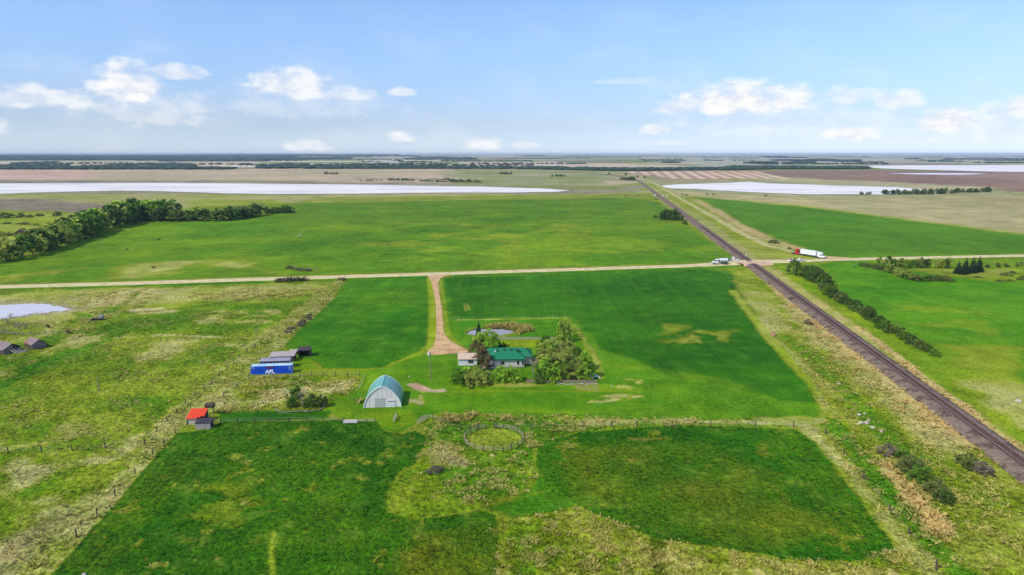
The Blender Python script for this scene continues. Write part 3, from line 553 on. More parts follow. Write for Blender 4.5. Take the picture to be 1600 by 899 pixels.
sheet('turning_apron', [(1284, 401.5), (1296, 401.2), (1330, 403.6), (1345, 405), (1300, 407.5), (1270, 408.2), (1292, 405.5)], .26, gravel_red, n_sub=2, warp=.1, skirt=.1)
cxm = mat('crossing_gravel', (206, 170, 144), .95, var=.12, vscale=.4, spec=.1); rdir = (at(1300, 406) - at(1100, 414.6)).normalized(); q_ = XC
ribbon('level_crossing', [q_ - rdir * 9, q_, q_ + rdir * 11], 7.5, 1.4, cxm, skirt=.5, jitter=.3, zf=lambda x, y: roadz(x, y) + .03, crown=.08, sub=4)
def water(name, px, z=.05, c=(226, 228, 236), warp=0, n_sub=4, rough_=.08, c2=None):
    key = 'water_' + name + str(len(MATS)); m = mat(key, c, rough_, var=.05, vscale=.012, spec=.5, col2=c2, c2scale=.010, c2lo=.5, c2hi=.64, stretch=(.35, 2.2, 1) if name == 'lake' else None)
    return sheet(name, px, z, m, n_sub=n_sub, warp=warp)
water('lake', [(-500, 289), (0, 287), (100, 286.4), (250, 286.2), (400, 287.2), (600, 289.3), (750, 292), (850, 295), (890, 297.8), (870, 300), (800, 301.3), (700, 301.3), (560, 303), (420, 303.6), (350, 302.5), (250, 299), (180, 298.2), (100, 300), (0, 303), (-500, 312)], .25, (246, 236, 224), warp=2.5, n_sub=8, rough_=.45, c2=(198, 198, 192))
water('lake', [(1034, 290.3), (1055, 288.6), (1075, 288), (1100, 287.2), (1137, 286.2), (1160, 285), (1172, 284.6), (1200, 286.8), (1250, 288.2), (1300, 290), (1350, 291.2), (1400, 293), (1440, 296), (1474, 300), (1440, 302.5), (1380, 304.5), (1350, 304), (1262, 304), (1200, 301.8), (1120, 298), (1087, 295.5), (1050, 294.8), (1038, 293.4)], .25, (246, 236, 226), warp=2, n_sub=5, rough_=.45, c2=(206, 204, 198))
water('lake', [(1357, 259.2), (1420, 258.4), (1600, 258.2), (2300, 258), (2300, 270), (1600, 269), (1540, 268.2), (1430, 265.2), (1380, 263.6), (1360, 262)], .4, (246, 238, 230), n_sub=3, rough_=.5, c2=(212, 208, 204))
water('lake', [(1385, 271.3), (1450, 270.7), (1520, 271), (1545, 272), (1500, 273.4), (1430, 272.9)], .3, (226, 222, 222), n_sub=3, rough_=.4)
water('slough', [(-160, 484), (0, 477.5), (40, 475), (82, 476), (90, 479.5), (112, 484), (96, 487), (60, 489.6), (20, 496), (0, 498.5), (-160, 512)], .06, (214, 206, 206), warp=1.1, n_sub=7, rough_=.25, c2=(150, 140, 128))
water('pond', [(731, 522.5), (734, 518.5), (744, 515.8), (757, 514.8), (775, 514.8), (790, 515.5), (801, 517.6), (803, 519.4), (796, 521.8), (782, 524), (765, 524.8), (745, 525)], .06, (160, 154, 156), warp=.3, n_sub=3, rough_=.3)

ball = mat('ballast', (128, 112, 98), .95, var=.3, vscale=2.2, col2=(90, 76, 66), c2scale=.4, bump=.6, spec=.1)
RZ = 1.35
rp = [at(x, y, RZ) for x, y in [(1760, 838), (1571.5, 700), (1448, 610), (1353, 540), (1269, 480), (1190, 422)]]
d0 = (rp[5] - rp[0]).normalized(); st = rp[0] - d0 * 40
line = [st] + [rp[0] + d0 * s for s in range(0, 1400, 20) if (rp[0] + d0 * s).y < at(1008, 289).y]
endp = line[-1]
for x, y in [(1002, 284.6), (996, 281.4), (984, 278), (965, 274.5), (940, 271.8), (910, 269.8), (880, 268.8)]: line.append(at(x, y, RZ))
# ballast bed profile: high shoulder on the near side
v = []; f = []; prof = [(-5.2, -.3), (-4.5, .1), (-3.3, .75), (-2.15, RZ - .22), (0, RZ - .16), (2.15, RZ - .22), (3.3, .7), (4.4, .1), (5.0, -.3)]
Q = []
for i in range(len(line) - 1):
    n = max(1, int((line[i + 1] - line[i]).length / 3.0)) if line[i].y < 500 else 4
    for kk in range(n): Q.append(line[i].lerp(line[i + 1], kk / n))
Q.append(line[-1])
for i, p in enumerate(Q):
    d = Q[min(i + 1, len(Q) - 1)] - Q[max(i - 1, 0)]; d.z = 0; d.normalize(); n = Vector((d.y, -d.x, 0))
    dip = min(1, max(.28, (abs((p - at(1176, 410)).length) - 4) / 26))
    for k_, (o, z) in enumerate(prof):
        jj = random.uniform(-.14, .14) if k_ in (0, 1, 7, 8) else 0
        r_ = p + n * (o + jj); v.append((r_.x, r_.y, z + 0))
npf = len(prof)
for i in range(len(Q) - 1):
    for k_ in range(npf - 1): f.append((i * npf + k_, i * npf + k_ + 1, i * npf + npf + k_ + 1, i * npf + npf + k_))
mb = MB(); mb.v = v; mb.f = f; mb.build('railway_bed', ball, kind='structure')
rail_root = empty('railway_track', (line[0].x, line[0].y, 0), label='single railway track on dark ballast running from lower right to the far lakes', cat='railway track')
rust = mat('rail_rust', (112, 66, 56), .6, var=.1, spec=.4); shine = mat('rail_head', (214, 184, 182), .3, metal=.6)
o0 = Vector((line[0].x, line[0].y, 0))
for sgn in (-1, 1):
    a = MB(); hd = MB()
    for i in range(len(line) - 1):
        p, p2 = line[i] - o0, line[i + 1] - o0; d = (p2 - p).normalized(); n = Vector((d.y, -d.x, 0)) * sgn * .95
        c_, e_ = p + n, p2 + n; w2 = Vector((d.y, -d.x, 0))
        for bb, ww, z0, z1 in ((a, .09, RZ - .18, RZ + .02), (hd, .055, RZ + .022, RZ + .05)):
            q8 = [(c_ - w2 * ww), (c_ + w2 * ww), (e_ + w2 * ww), (e_ - w2 * ww)]; i_ = len(bb.v)
            bb.v += [(r_.x, r_.y, z0) for r_ in q8] + [(r_.x, r_.y, z1) for r_ in q8]
            bb.f += [(i_+4, i_+5, i_+6, i_+7), (i_, i_+1, i_+5, i_+4), (i_+1, i_+2, i_+6, i_+5), (i_+2, i_+3, i_+7, i_+6), (i_+3, i_, i_+4, i_+7)]
    ro = a.build('rail', rust, rail_root); hd.build('rail_head', shine, ro)
tie_m = mat('tie_wood', (84, 62, 54), .9, var=.25, vscale=1.2)
tb = MB(); s_ = 0; Ltot = (endp - line[0]).length
while s_ < min(Ltot, 560):
    p = line[0] + d0 * s_ - o0; ang = math.atan2(d0.y, d0.x); j = random.uniform(-.08, .08)
    tb.box(p.x - .12, p.y - 1.38 + j, RZ - .30, p.x + .12, p.y + 1.38 + j, RZ - .10, rz=ang); s_ += .56
tb.build('sleeper', tie_m, rail_root, kind='stuff')
# ---------------------------------------------------------------- foliage prototypes (unit height)
def leaf_mesh(name, clumps, per, ls, m, seed, shade=.35, flat=.5):
    "clumps: list of (x, y, z, r); small leaf faces scattered through every clump"
    g = np.random.default_rng(seed); V = []; Cc = []
    for (cx, cy, cz, r) in clumps:
        n = max(4, int(per * (r / .12) ** 1.3)); p = g.normal(size=(n, 3)); p /= np.linalg.norm(p, axis=1)[:, None]; p *= (g.random((n, 1)) ** .45) * r
        p[:, 2] *= .85; c = np.array([cx, cy, cz]) + p
        a = g.normal(size=(n, 3)); a /= np.linalg.norm(a, axis=1)[:, None]; b_ = g.normal(size=(n, 3)); b_ -= (b_ * a).sum(1)[:, None] * a; b_ /= np.linalg.norm(b_, axis=1)[:, None]
        sz = ls * (.6 + .8 * g.random((n, 1))); a *= sz; b_ *= sz * .7
        V.append(np.stack([c - a, c - b_, c + a, c + b_], 1).reshape(-1, 3))
        tone = 1 + (g.random() - .5) * shade * 2; lf = tone * (1 + (g.random(n) - .5) * .5); Cc.append(np.repeat(lf, 4))
    V = np.vstack(V); k = np.concatenate(Cc); V[:, 2] = np.maximum(V[:, 2], .01)
    return np_mesh(name, V, np.arange(len(V)).reshape(-1, 4), m, np.stack([k, k, k], 1), attr='tone')
def leaf_mat(name, col, col2=None, tr=.3):
    m = bpy.data.materials.new(name); m.use_nodes = True; t = m.node_tree; b = t.nodes['Principled BSDF']
    a = N(t, 'ShaderNodeAttribute', attribute_name='tone').outputs['Color']; oi = N(t, 'ShaderNodeObjectInfo').outputs['Random']
    c = mixc(t, oi, lin(col), lin(col2 or col)); c = mixc(t, 1.0, c, a, 'MULTIPLY'); t.links.new(c, b.inputs['Base Color'])
    b.inputs['Roughness'].default_value = .7; b.inputs['Specular IOR Level'].default_value = .15
    tn = N(t, 'ShaderNodeBsdfTranslucent'); t.links.new(c, tn.inputs[0]); ms = N(t, 'ShaderNodeMixShader'); ms.inputs[0].default_value = tr
    t.links.new(b.outputs[0], ms.inputs[1]); t.links.new(tn.outputs[0], ms.inputs[2]); t.links.new(ms.outputs[0], t.nodes['Material Output'].inputs[0]); return m
LM = {'green': leaf_mat('leaves_green', (92, 132, 40), (108, 146, 50)), 'lime': leaf_mat('leaves_lime', (146, 190, 52), (166, 196, 70)), 'olive': leaf_mat('leaves_olive', (180, 188, 88), (150, 170, 68)),
      'dark': leaf_mat('leaves_dark', (72, 100, 46), (88, 116, 48), .25), 'spruce': leaf_mat('needles', (44, 66, 48), (50, 72, 52), .1), 'rusty': leaf_mat('leaves_brown', (122, 106, 70), (124, 112, 72), .2),
      'scrub': leaf_mat('leaves_scrub', (110, 126, 62), (134, 138, 76), .25), 'grey': leaf_mat('twigs_grey', (126, 112, 98), (108, 98, 84), .1)}
bark = mat('bark', (96, 82, 68), .95, var=.2, vscale=3, bump=.5, spec=.1); palebark = mat('pale_bark', (172, 160, 140), .9, var=.15, vscale=3, spec=.1)
def crown_clumps(kind, seed):
    g = random.Random(seed); o = []
    if kind == 'round':
        for i in range(46):
            z = .08 + .88 * g.random() ** .85; env = .34 * math.sin(math.pi * min(1, max(.12, (z + .05) / 1.06)) ** .8) + .06
            a = g.random() * 6.28; r = env * g.random() ** .4; o.append((r * math.cos(a), r * math.sin(a), z, .06 + .07 * g.random()))
    elif kind == 'bush':
        for i in range(50):
            a = g.random() * 6.28; r = .52 * g.random() ** .6; z = (.1 + .82 * g.random()) * (1 - (r / .66) ** 2) + .04; o.append((r * math.cos(a), r * math.sin(a), z, .08 + .07 * g.random()))
    elif kind == 'tall':
        for i in range(40):
            z = .2 + .78 * g.random(); env = .16 * math.sin(math.pi * (z - .1) / .92) + .04; a = g.random() * 6.28; r = env * g.random() ** .5; o.append((r * math.cos(a), r * math.sin(a), z, .05 + .04 * g.random()))
    elif kind == 'spruce':
        for i in range(11):
            z = .08 + i * .082; R_ = .25 * (1 - z) + .012; n = max(1, int(12 * (1 - z)))
            for k in range(n):
                a = k * 6.28 / n + i; o.append((R_ * .68 * math.cos(a) * g.uniform(.8, 1.15), R_ * .68 * math.sin(a) * g.uniform(.8, 1.15), z + g.uniform(-.02, .02), .03 + R_ * .28))
        o.append((0, 0, .97, .03))
    return o
def trunk_mesh(kind, seed, m):
    g = random.Random(seed); mb = MB(); h = {'round': .7, 'tall': .88, 'spruce': .96, 'bush': .3, 'bare': .75}[kind]; r = {'spruce': .018, 'bush': .03, 'bare': .014}.get(kind, .028)
    if kind in ('bush', 'bare'):
        for k in range(8 if kind == 'bush' else 16):
            a = g.random() * 6.28; l = (.6 if kind == 'bush' else .95) * g.uniform(.6, 1); rr_ = g.uniform(.05, .4); e = (rr_ * math.cos(a), rr_ * math.sin(a), l)
            m1 = (e[0] * .35, e[1] * .35, l * .5); mb.bar((e[0] * .1, e[1] * .1, 0), m1, r * .6, r * .4, 5); mb.bar(m1, e, r * .4, r * .12, 4)
            for q in range(6 if kind == 'bare' else 2):
                t_ = g.uniform(.3, 1); s0 = [m1[i] + (e[i] - m1[i]) * t_ for i in range(3)]; mb.bar(s0, (s0[0] + g.uniform(-.2, .2), s0[1] + g.uniform(-.2, .2), s0[2] + g.uniform(.04, .2)), r * .25, r * .08, 3)
        return mb.mesh('trunk', m)
    mb.bar((0, 0, -.01), (g.uniform(-.02, .02), g.uniform(-.02, .02), h * .45), r, r * .7, 8); mb.bar((0, 0, h * .44), (g.uniform(-.03, .03), 0, h), r * .7, r * .15, 6)
    if kind != 'spruce':
        for k in range(9):
            a = g.random() * 6.28; z = g.uniform(.25, .62); l = g.uniform(.12, .28) * (1 if kind == 'round' else .5)
            mb.bar((0, 0, z), (l * math.cos(a), l * math.sin(a), z + g.uniform(.1, .25)), r * .4, r * .1, 4)
    return mb.mesh('trunk', m)
PROTO = {}
def proto(kind, leaf, v, lod):
    key = (kind, leaf, v, lod)
    if key not in PROTO:
        sd = hash((kind, v)) % 1 + {'round': 10, 'bush': 20, 'tall': 30, 'spruce': 40, 'bare': 50}[kind] + v * 7
        tm = trunk_mesh(kind, sd, palebark if (leaf == 'grey' or kind == 'bare') else bark)
        if kind == 'bare':
            g = random.Random(sd); cl_ = [(g.uniform(-.4, .4), g.uniform(-.4, .4), g.uniform(.35, .95), .12) for _ in range(26)]; cm = leaf_mesh('crown', cl_, 30 if lod == 0 else 14, .012 if lod == 0 else .02, LM[leaf], sd)
        else:
            cm = leaf_mesh('crown', crown_clumps(kind, sd), {0: 74, 1: 32, 2: 11}[lod] * (1 if kind != 'spruce' else 1.2), {0: .025, 1: .037, 2: .064}[lod] * (.75 if kind == 'spruce' else 1), LM[leaf], sd)
        PROTO[key] = (tm, cm)
    return PROTO[key]
cnt = 0
def tree(kind, leaf, pos_, h, wd, label, cat='tree', group=None, lod=1, name=None):
    global cnt
    cnt += 1; tm, cm = proto(kind, leaf, cnt % 3, lod); bw = {'round': .80, 'bush': 1.12, 'tall': .42, 'spruce': .50, 'bare': .9}[kind]
    nm = name or {'round': 'broadleaf_tree', 'bush': 'bush', 'tall': 'poplar_tree', 'spruce': 'spruce_tree', 'bare': 'bare_tree'}[kind]
    e = empty(nm, (pos_[0], pos_[1], -.05), random.uniform(0, 6.28), label=label, cat=cat, group=group); s = wd / bw
    e.scale = (s, s, h)
    inst('trunk', tm, e); inst('crown', cm, e); return e
def tpx(kind, leaf, x, yb, yt, wpx, label, **k):
    q = at(x, yb); return tree(kind, leaf, (q.x, q.y), up(x, yb, yt), wpx * mpp(x, yb), label, **k)
ADJ = {'green': 'mid green', 'dark': 'dark green', 'olive': 'olive', 'lime': 'bright green', 'scrub': 'grey green', 'grey': 'grey brown', 'rusty': 'brown', 'spruce': 'dark'}
def belt(kind, leafs, line_, n, tops, wpx, label, group, depth=0, lod=2, ends=None, **k):
    "line_ of base pixels; tops: height in px range"
    pts = [at(*p) for p in line_]; Ls = [(pts[i + 1] - pts[i]).length for i in range(len(pts) - 1)]; T = sum(Ls)
    for i in range(n):
        s = (i + random.uniform(.1, .9)) / n * T; j = 0
        while s > Ls[j] and j < len(Ls) - 1: s -= Ls[j]; j += 1
        p = pts[j].lerp(pts[j + 1], min(1, s / Ls[j])); m_ = (p.y * math.cos(P) + H * math.sin(P)) / F
        a = random.uniform(*tops); wv = random.uniform(*wpx); p = p + Vector((random.uniform(-1, 1), random.uniform(0, 2) * depth, 0))
        lf = random.choice(leafs); lb_ = label if not ends else '%s %s, %s' % (ADJ[lf], label, ends[min(len(ends) - 1, int(i / n * len(ends)))])
        tree(random.choice(kind), lf, (p.x, p.y), a * m_, wv * m_, lb_, group=group, lod=lod, **k)

# west shelterbelt
G = 'trees of the shelterbelt on the left'
LB = 'tree of the left shelterbelt'; E3 = ('near the picture edge', 'middle stretch', 'near the tall bend')
belt(['round'], ['green', 'dark', 'green', 'olive'], [(-20, 414), (50, 399), (100, 381), (155, 361), (205, 346.5)], 34, (26, 36), (26, 42), LB, G, 3, 2, ends=E3)
belt(['round', 'bush'], ['green', 'lime', 'olive', 'dark'], [(-20, 398), (50, 385), (90, 370), (150, 353), (190, 343)], 20, (20, 30), (24, 38), 'back row ' + LB, G, 5, 2, ends=E3)
belt(['round'], ['green', 'green', 'lime'], [(178, 346), (265, 344)], 14, (26, 34), (24, 36), 'tall leafy tree in the highest clump where the shelterbelt bends', 'tall trees at the shelterbelt bend', 5, 2)
belt(['round'], ['green', 'dark', 'scrub'], [(205, 346.5), (350, 346), (400, 338)], 30, (15, 23), (18, 28), 'low tree in the far shelterbelt row', 'trees of the shelterbelt far row', 5, 2, ends=('next to the tall bend', 'halfway along it', 'towards its right end'))
belt(['bush', 'round'], ['dark', 'scrub', 'green'], [(118, 341), (180, 342)], 8, (12, 16), (18, 26), 'small tree behind the shelterbelt near the grey willow flat', 'small trees behind the shelterbelt', 5, 2)
belt(['bare'], ['grey'], [(366, 343), (412, 335)], 6, (16, 24), (16, 24), 'grey half leafless tree at the right end of the shelterbelt', 'grey trees at the shelterbelt end', 3, 2)
belt(['bush', 'round'], ['dark', 'green'], [(416, 334.5), (456, 333.5)], 9, (9, 13), (10, 15), 'dark round tree in the detached clump right of the shelterbelt', 'detached clump of trees', 3, 2)
for (x, y, w_, h_) in [(8, 341, 30, 9), (33, 340, 14, 9), (47, 340, 12, 5), (90, 338, 14, 8), (62, 338, 14, 5)]:
    tpx('bush', 'dark', x, y, y - h_, w_, 'dark low bush behind the shelterbelt at the far left, x%s' % x if 0 else 'dark low bush on the light meadow behind the shelterbelt', cat='bush', group='dark bushes behind the shelterbelt', lod=2)
belt(['bush'], ['scrub', 'olive', 'grey'], [(-10, 372), (40, 365), (70, 360)], 9, (5, 9), (14, 22), 'scrubby olive bush on the pale meadow left of the shelterbelt', 'scrub bushes on the left meadow', 3, 2, cat='bush')
belt(['bush'], ['scrub', 'olive'], [(0, 350), (60, 353), (110, 350)], 10, (2.5, 4.5), (8, 16), 'tiny scrub bush on the meadow behind the shelterbelt', 'tiny scrub on the meadow', 3, 2, cat='bush')
# dark tree clump by the track
belt(['round', 'bush'], ['dark'], [(1036, 344), (1062, 345.5)], 10, (13, 20), (12, 17), 'dark tree in the lone clump beside the railway', 'dark clump beside the railway', 4, 2)
tpx('bush', 'dark', 1070, 351, 343, 11, 'small dark bush just right of the lone railway clump', cat='bush', lod=2)
tpx('bush', 'dark', 1024, 341, 336, 8, 'low dark bush left of the lone railway clump', cat='bush', lod=2)
# road side willows
belt(['bush'], ['grey', 'scrub', 'dark'], [(430, 442), (478, 439.5)], 12, (6, 9), (10, 15), 'dark willow bush in the ditch below the gravel road', 'willow bushes in the road ditch', 1, 1, cat='bush')
tpx('bush', 'grey', 534, 438.5, 433, 15, 'brown willow bush at the road end of the long fence', cat='bush', lod=1)
belt(['bare', 'bush'], ['grey', 'scrub'], [(445, 419), (470, 424), (500, 425)], 8, (3, 8), (8, 14), 'thin grey brush above the gravel road', 'thin brush above the road', 2, 2, cat='bush')
tpx('bush', 'dark', 1209, 380, 374.5, 20, 'dark low bush on the verge right of the side track', cat='bush', lod=2)
tpx('bush', 'dark', 1233, 389, 385, 7, 'tiny dark bush left of the parked semi truck', cat='bush', lod=2)
tpx('bush', 'dark', 1143, 451, 445.5, 8, 'small dark bush at the top right corner of the dark field', cat='bush', lod=1)
# dark thicket and hedge east of the railway
G = 'bushes of the hedge along the railway'
belt(['bush'], ['green', 'dark', 'scrub', 'dark'], [(1240, 430), (1262, 434), (1282, 444), (1294, 452)], 15, (17, 25), (20, 28), 'bush in the thicket right of the railway', 'thicket right of the railway', 3, 1, cat='bush', ends=('at its upper left', 'in its middle', 'at its lower right'))
belt(['bush'], ['scrub', 'dark', 'green'], [(1290, 456), (1330, 480), (1365, 500), (1400, 524), (1440, 545), (1468, 560)], 34, (12, 18), (17, 25), 'bush in the hedge right of the railway', G, 2, 1, cat='bush', ends=('at its upper end', 'upper middle part', 'lower middle part', 'at its lower end'))
belt(['bush'], ['green', 'scrub'], [(1262, 428), (1278, 434), (1292, 446)], 6, (14, 20), (18, 24), 'bush topping the thicket right of the railway', 'thicket right of the railway', 2, 1, cat='bush', ends=('at its upper left', 'in its middle', 'at its lower right'))
# planting on the right below the road
belt(['bush'], ['dark', 'scrub'], [(1346, 416), (1390, 425)], 9, (6, 9), (12, 16), 'low purple brown bush at the left tip of the planted windbreak', 'low bushes at the windbreak tip', 2, 1, cat='bush')
belt(['round', 'bush'], ['olive', 'scrub', 'olive', 'green'], [(1378, 420), (1405, 432), (1430, 440), (1448, 441)], 16, (10, 17), (11, 16), 'young olive green tree in the front arm of the windbreak', 'young trees of the windbreak front arm', 2, 1)
belt(['bush'], ['scrub', 'dark'], [(1428, 438), (1488, 440)], 14, (6, 10), (12, 18), 'grey green bush in the bottom row of the windbreak', 'bushes of the windbreak bottom row', 1, 1, cat='bush')
belt(['round', 'tall'], ['green', 'dark', 'olive', 'scrub'], [(1375, 415), (1420, 419), (1490, 420)], 17, (12, 18), (8, 13), 'small broadleaf tree in the back row of the windbreak below the road', 'trees of the windbreak back row', 1, 1)
for i, (x, y, h_) in enumerate([(1497, 428, 20), (1508, 428, 26), (1519, 427, 26), (1529, 425, 25), (1503, 429, 14)]):
    tpx('spruce', 'spruce', x, y, y - h_, 15, ['shorter dark spruce at the left end of the spruce group', 'second spruce from the left in the spruce group', 'tall dark spruce in the middle of the spruce group', 'tall spruce at the right end of the spruce group', 'short round spruce in front of the spruce group'][i], lod=0, group='spruces below the road on the right')
belt(['tall', 'bush'], ['scrub', 'dark'], [(1536, 418), (1565, 419), (1600, 417), (1660, 414)], 12, (4, 8), (6, 10), 'small dark sapling in a broken row right of the spruces', 'saplings right of the spruces', 1, 2)
for (x, y, h_, w_, lf, lb) in [(1572, 431, 6, 18, 'scrub', 'rounded scrub bush right of the spruces'), (1582, 428, 5, 10, 'dark', 'dark bush behind the rounded scrub bush'), (1562, 440, 4, 16, 'scrub', 'flat scrub bush at the edge of the right field'), (1578, 440, 4, 14, 'scrub', 'second flat scrub bush at the right field edge'), (1598, 438, 7, 18, 'dark', 'dark bush cut by the right picture edge'), (1528, 434, 3, 14, 'scrub', 'low brown bush in front of the tall spruces'), (1335, 418, 3, 5, 'dark', 'lone tiny dark bush left of the windbreak tip')]:
    tpx('bush', lf, x, y, y - h_, w_, lb, cat='bush', lod=1)
# trees at the right lake
belt(['bush', 'round'], ['dark'], [(1380, 304.5), (1430, 304.5), (1488, 303)], 28, (6, 10), (7, 11), 'dark tree on the near shore of the right lake', 'trees on the right lake shore', 8, 2)
belt(['bush', 'round'], ['dark'], [(1490, 302), (1520, 301.5), (1556, 300.5)], 14, (4.5, 9), (7, 12), 'dark tree right of the lake end', 'trees right of the lake end', 8, 2)
belt(['bush'], ['dark'], [(1346, 304.5), (1360, 304)], 4, (3, 5.5), (5, 7), 'small dark bush standing at the lake edge', 'bushes at the lake edge', 5, 2, cat='bush')
# scattered bushes near the far lakes and bend
for (x0, y0, x1, y1, n, hh_) in [(505, 272.5, 526, 272.8, 5, 4), (700, 284.5, 750, 285.5, 14, 5), (782, 272.5, 802, 273, 5, 4), (862, 276.5, 885, 276, 6, 4), (690, 281, 705, 282, 4, 3), (606, 282.5, 645, 283, 10, 4), (658, 284, 700, 285, 10, 3), (560, 283, 600, 283, 6, 2)]:
    belt(['bush'], ['dark'], [(x0, y0), (x1, y1)], n, (hh_ * .6, hh_ * 1.3), (4, 8), 'small dark bush in the ' + {505: 'leftmost clump', 700: 'long row by the lake', 782: 'clump above the long row', 862: 'clump near the railway bend', 690: 'short row above the lake', 606: 'row left of the long one', 658: 'row joining the long one', 560: 'thin leftmost row'}[x0] + ' beyond the left lake', 'bushes on the far tan flats', 6, 2, cat='bush')
belt(['bush'], ['dark'], [(972, 281), (992, 283)], 9, (4, 7), (6, 9), 'dark bush inside the railway bend', 'bushes inside the railway bend', 6, 2, cat='bush')
for (x, y) in [(996, 277.5), (1007, 278.5), (978, 274.5), (952, 273)]: tpx('bush', 'dark', x, y, y - 4, 5, 'dark dot of a bush at the corner of the striped field', cat='bush', group='bushes at the striped field corner', lod=2)
for (x, y) in [(1066, 305.5), (1072, 306), (1105, 304.5), (1115, 305), (1196, 306.5), (1025, 312)]: tpx('bush', 'dark', x, y, y - 2.5, 5.5, 'tiny dark bush on the pasture below the right lake', cat='bush', group='tiny bushes below the right lake', lod=2)
# bushes in the lower right corner
for (x, y, h_, w_, lf, lb) in [(1388, 710, 16, 34, 'grey', 'brown grey leafless bush at the head of the lower right thicket'), (1422, 735, 24, 46, 'scrub', 'olive bush behind the dark one in the lower right thicket'), (1440, 752, 26, 48, 'green', 'dark green bush in the middle of the lower right thicket'), (1462, 774, 26, 44, 'scrub', 'green grey bush near the bottom of the lower right thicket'), (1474, 786, 22, 30, 'dark', 'darkest bush at the foot of the lower right thicket'),
                           (1408, 716, 16, 30, 'green', 'small green bush right of the leafless bush'), (1512, 728, 20, 40, 'scrub', 'dark scrub bush between thicket and railway'), (1535, 740, 18, 36, 'grey', 'brown scrub bush right beside the railway scrub'), (1240, 470, 7, 13, 'grey', 'rusty brown bush in the straw strip left of the rails'), (1262, 507, 9, 14, 'grey', 'dark brown bush in the straw strip halfway down the rails'), (680, 738, 10, 28, 'grey', 'grey brown flat bush left of the round pen')]:
    tpx('bush', lf, x, y, y - h_, w_, lb, cat='bush', lod=0)

# farmyard trees
T = tpx
for (x, y, h_, w_, k_, lf, lb) in [
    (722, 600, 27, 40, 'bush', 'green', 'green bush at the left end of the yard hedge in front of the garage'),
    (742, 602, 32, 40, 'bush', 'olive', 'tall olive green bush in front of the garage'),
    (731, 592, 20, 32, 'bush', 'lime', 'bright green bush right under the garage wall'),
    (756, 600, 25, 26, 'bush', 'olive', 'olive bush beside the wagon wheel shape in the yard hedge'),
    (762, 598, 20, 18, 'bare', 'grey', 'greyish thin bush between the two yard hedge clumps'),
    (782, 596, 26, 30, 'bush', 'lime', 'lime green bush left of the pair in front of the house'),
    (799, 596, 28, 32, 'bush', 'lime', 'lime green bush right of the pair in front of the house'),
    (841, 598, 24, 24, 'bush', 'green', 'green bush at the left end of the low yard fence'),
    (834, 584, 26, 30, 'bare', 'grey', 'bare branched grey shrub beside the house corner'),
    (864, 597, 30, 26, 'bush', 'lime', 'bright green bush in front of the low yard fence'),
    (754, 576, 34, 32, 'round', 'rusty', 'brown purple tree between the garage and the house'),
    (746, 560, 30, 26, 'round', 'rusty', 'brown leafed tree behind the garage roof'),
    (764, 545, 32, 34, 'round', 'lime', 'bright green maple behind the house by the pond'),
    (750, 548, 28, 24, 'round', 'lime', 'lime green tree left of the pond side maple'),
    (748, 530, 30, 13, 'spruce', 'spruce', 'narrow dark spruce at the left end of the pond'),
    (780, 543, 12, 10, 'spruce', 'dark', 'small dark shrub behind the house roof'),
    (787, 543, 9, 8, 'bush', 'dark', 'tiny dark shrub next to the one behind the house roof')]:
    T(k_, lf, x, y, y - h_, w_, lb, cat='bush' if k_ == 'bush' else 'tree', lod=0)
g = random.Random(5)
for i in range(44):
    u, v_ = g.random(), g.random(); yb = 546 + v_ * 48; xl = 842 + (570 - yb) * .15; xr = 892 + (yb - 540) * .62; x = xl + (xr - xl) * u
    if yb > 580: x = max(x, 850)
    lf = g.choice(['olive', 'olive', 'green', 'lime', 'olive', 'scrub']); T(g.choice(['round', 'bush', 'bush']), lf, x, yb, yb - g.uniform(22, 30), g.uniform(26, 36), ADJ[lf] + ' tree in the grove, ' + ('front row by the fence' if yb > 578 else 'middle' if yb > 560 else 'back') + (', house side' if u < .5 else ', field side'), group='trees of the grove right of the house', lod=0 if i % 2 else 1)
for (x, y, h_, w_) in [(868, 566, 22, 22), (882, 572, 26, 20), (855, 588, 24, 22), (900, 580, 22, 20), (872, 556, 24, 18)]:
    T('bare', 'grey', x, y, y - h_, w_, 'grey bare branched tree inside the grove right of the house', group='bare trees in the grove', lod=0)
for i, (x, y, h_) in enumerate([(872, 540, 36), (876, 536, 38), (881, 534, 36), (886, 530, 32), (890, 526, 26), (879, 528, 30), (884, 520, 22), (892, 534, 24)]):
    T('tall', 'olive' if i % 2 else 'lime', x, y, y - h_, 8, 'slender half leafed poplar at the back tip of the grove', group='slender poplars behind the grove', lod=1)
# brush clump with fallen logs
for (x, y, h_, w_, k_, lf, lb) in [(462, 634, 32, 26, 'round', 'green', 'feathery green tree at the left of the brush clump below the container'), (474, 636, 28, 22, 'bare', 'grey', 'bare pale stems standing in the brush clump'), (488, 637, 22, 28, 'bush', 'dark', 'dark green bush in the middle of the brush clump'), (503, 635, 18, 24, 'bush', 'dark', 'dark green bush at the right end of the brush clump'), (455, 636, 18, 18, 'bush', 'green', 'low green bush at the left foot of the brush clump')]:
    T(k_, lf, x, y, y - h_, w_, lb, cat='bush' if k_ == 'bush' else 'tree', lod=0)
# willows by the slough
for i, (x, y, h_, w_) in enumerate([(12, 506, 12, 20), (30, 515, 13, 24), (40, 514, 11, 18), (22, 512, 10, 18), (5, 518, 12, 16), (17, 498, 9, 12)]):
    T('bare', 'grey', x, y, y - h_, w_, 'leafless grey willow bush beside the slough on the left', cat='bush', group='leafless willows by the slough', lod=0)
belt(['bush'], ['grey', 'scrub'], [(448, 520), (468, 508), (488, 492)], 8, (3, 7), (9, 15), 'grey twiggy bush on the long west fence line', 'twiggy bushes on the west fence', 0, 1, cat='bush')
tpx('bare', 'grey', 401, 530, 508, 8, 'bare slim sapling on the west fence line', lod=0)

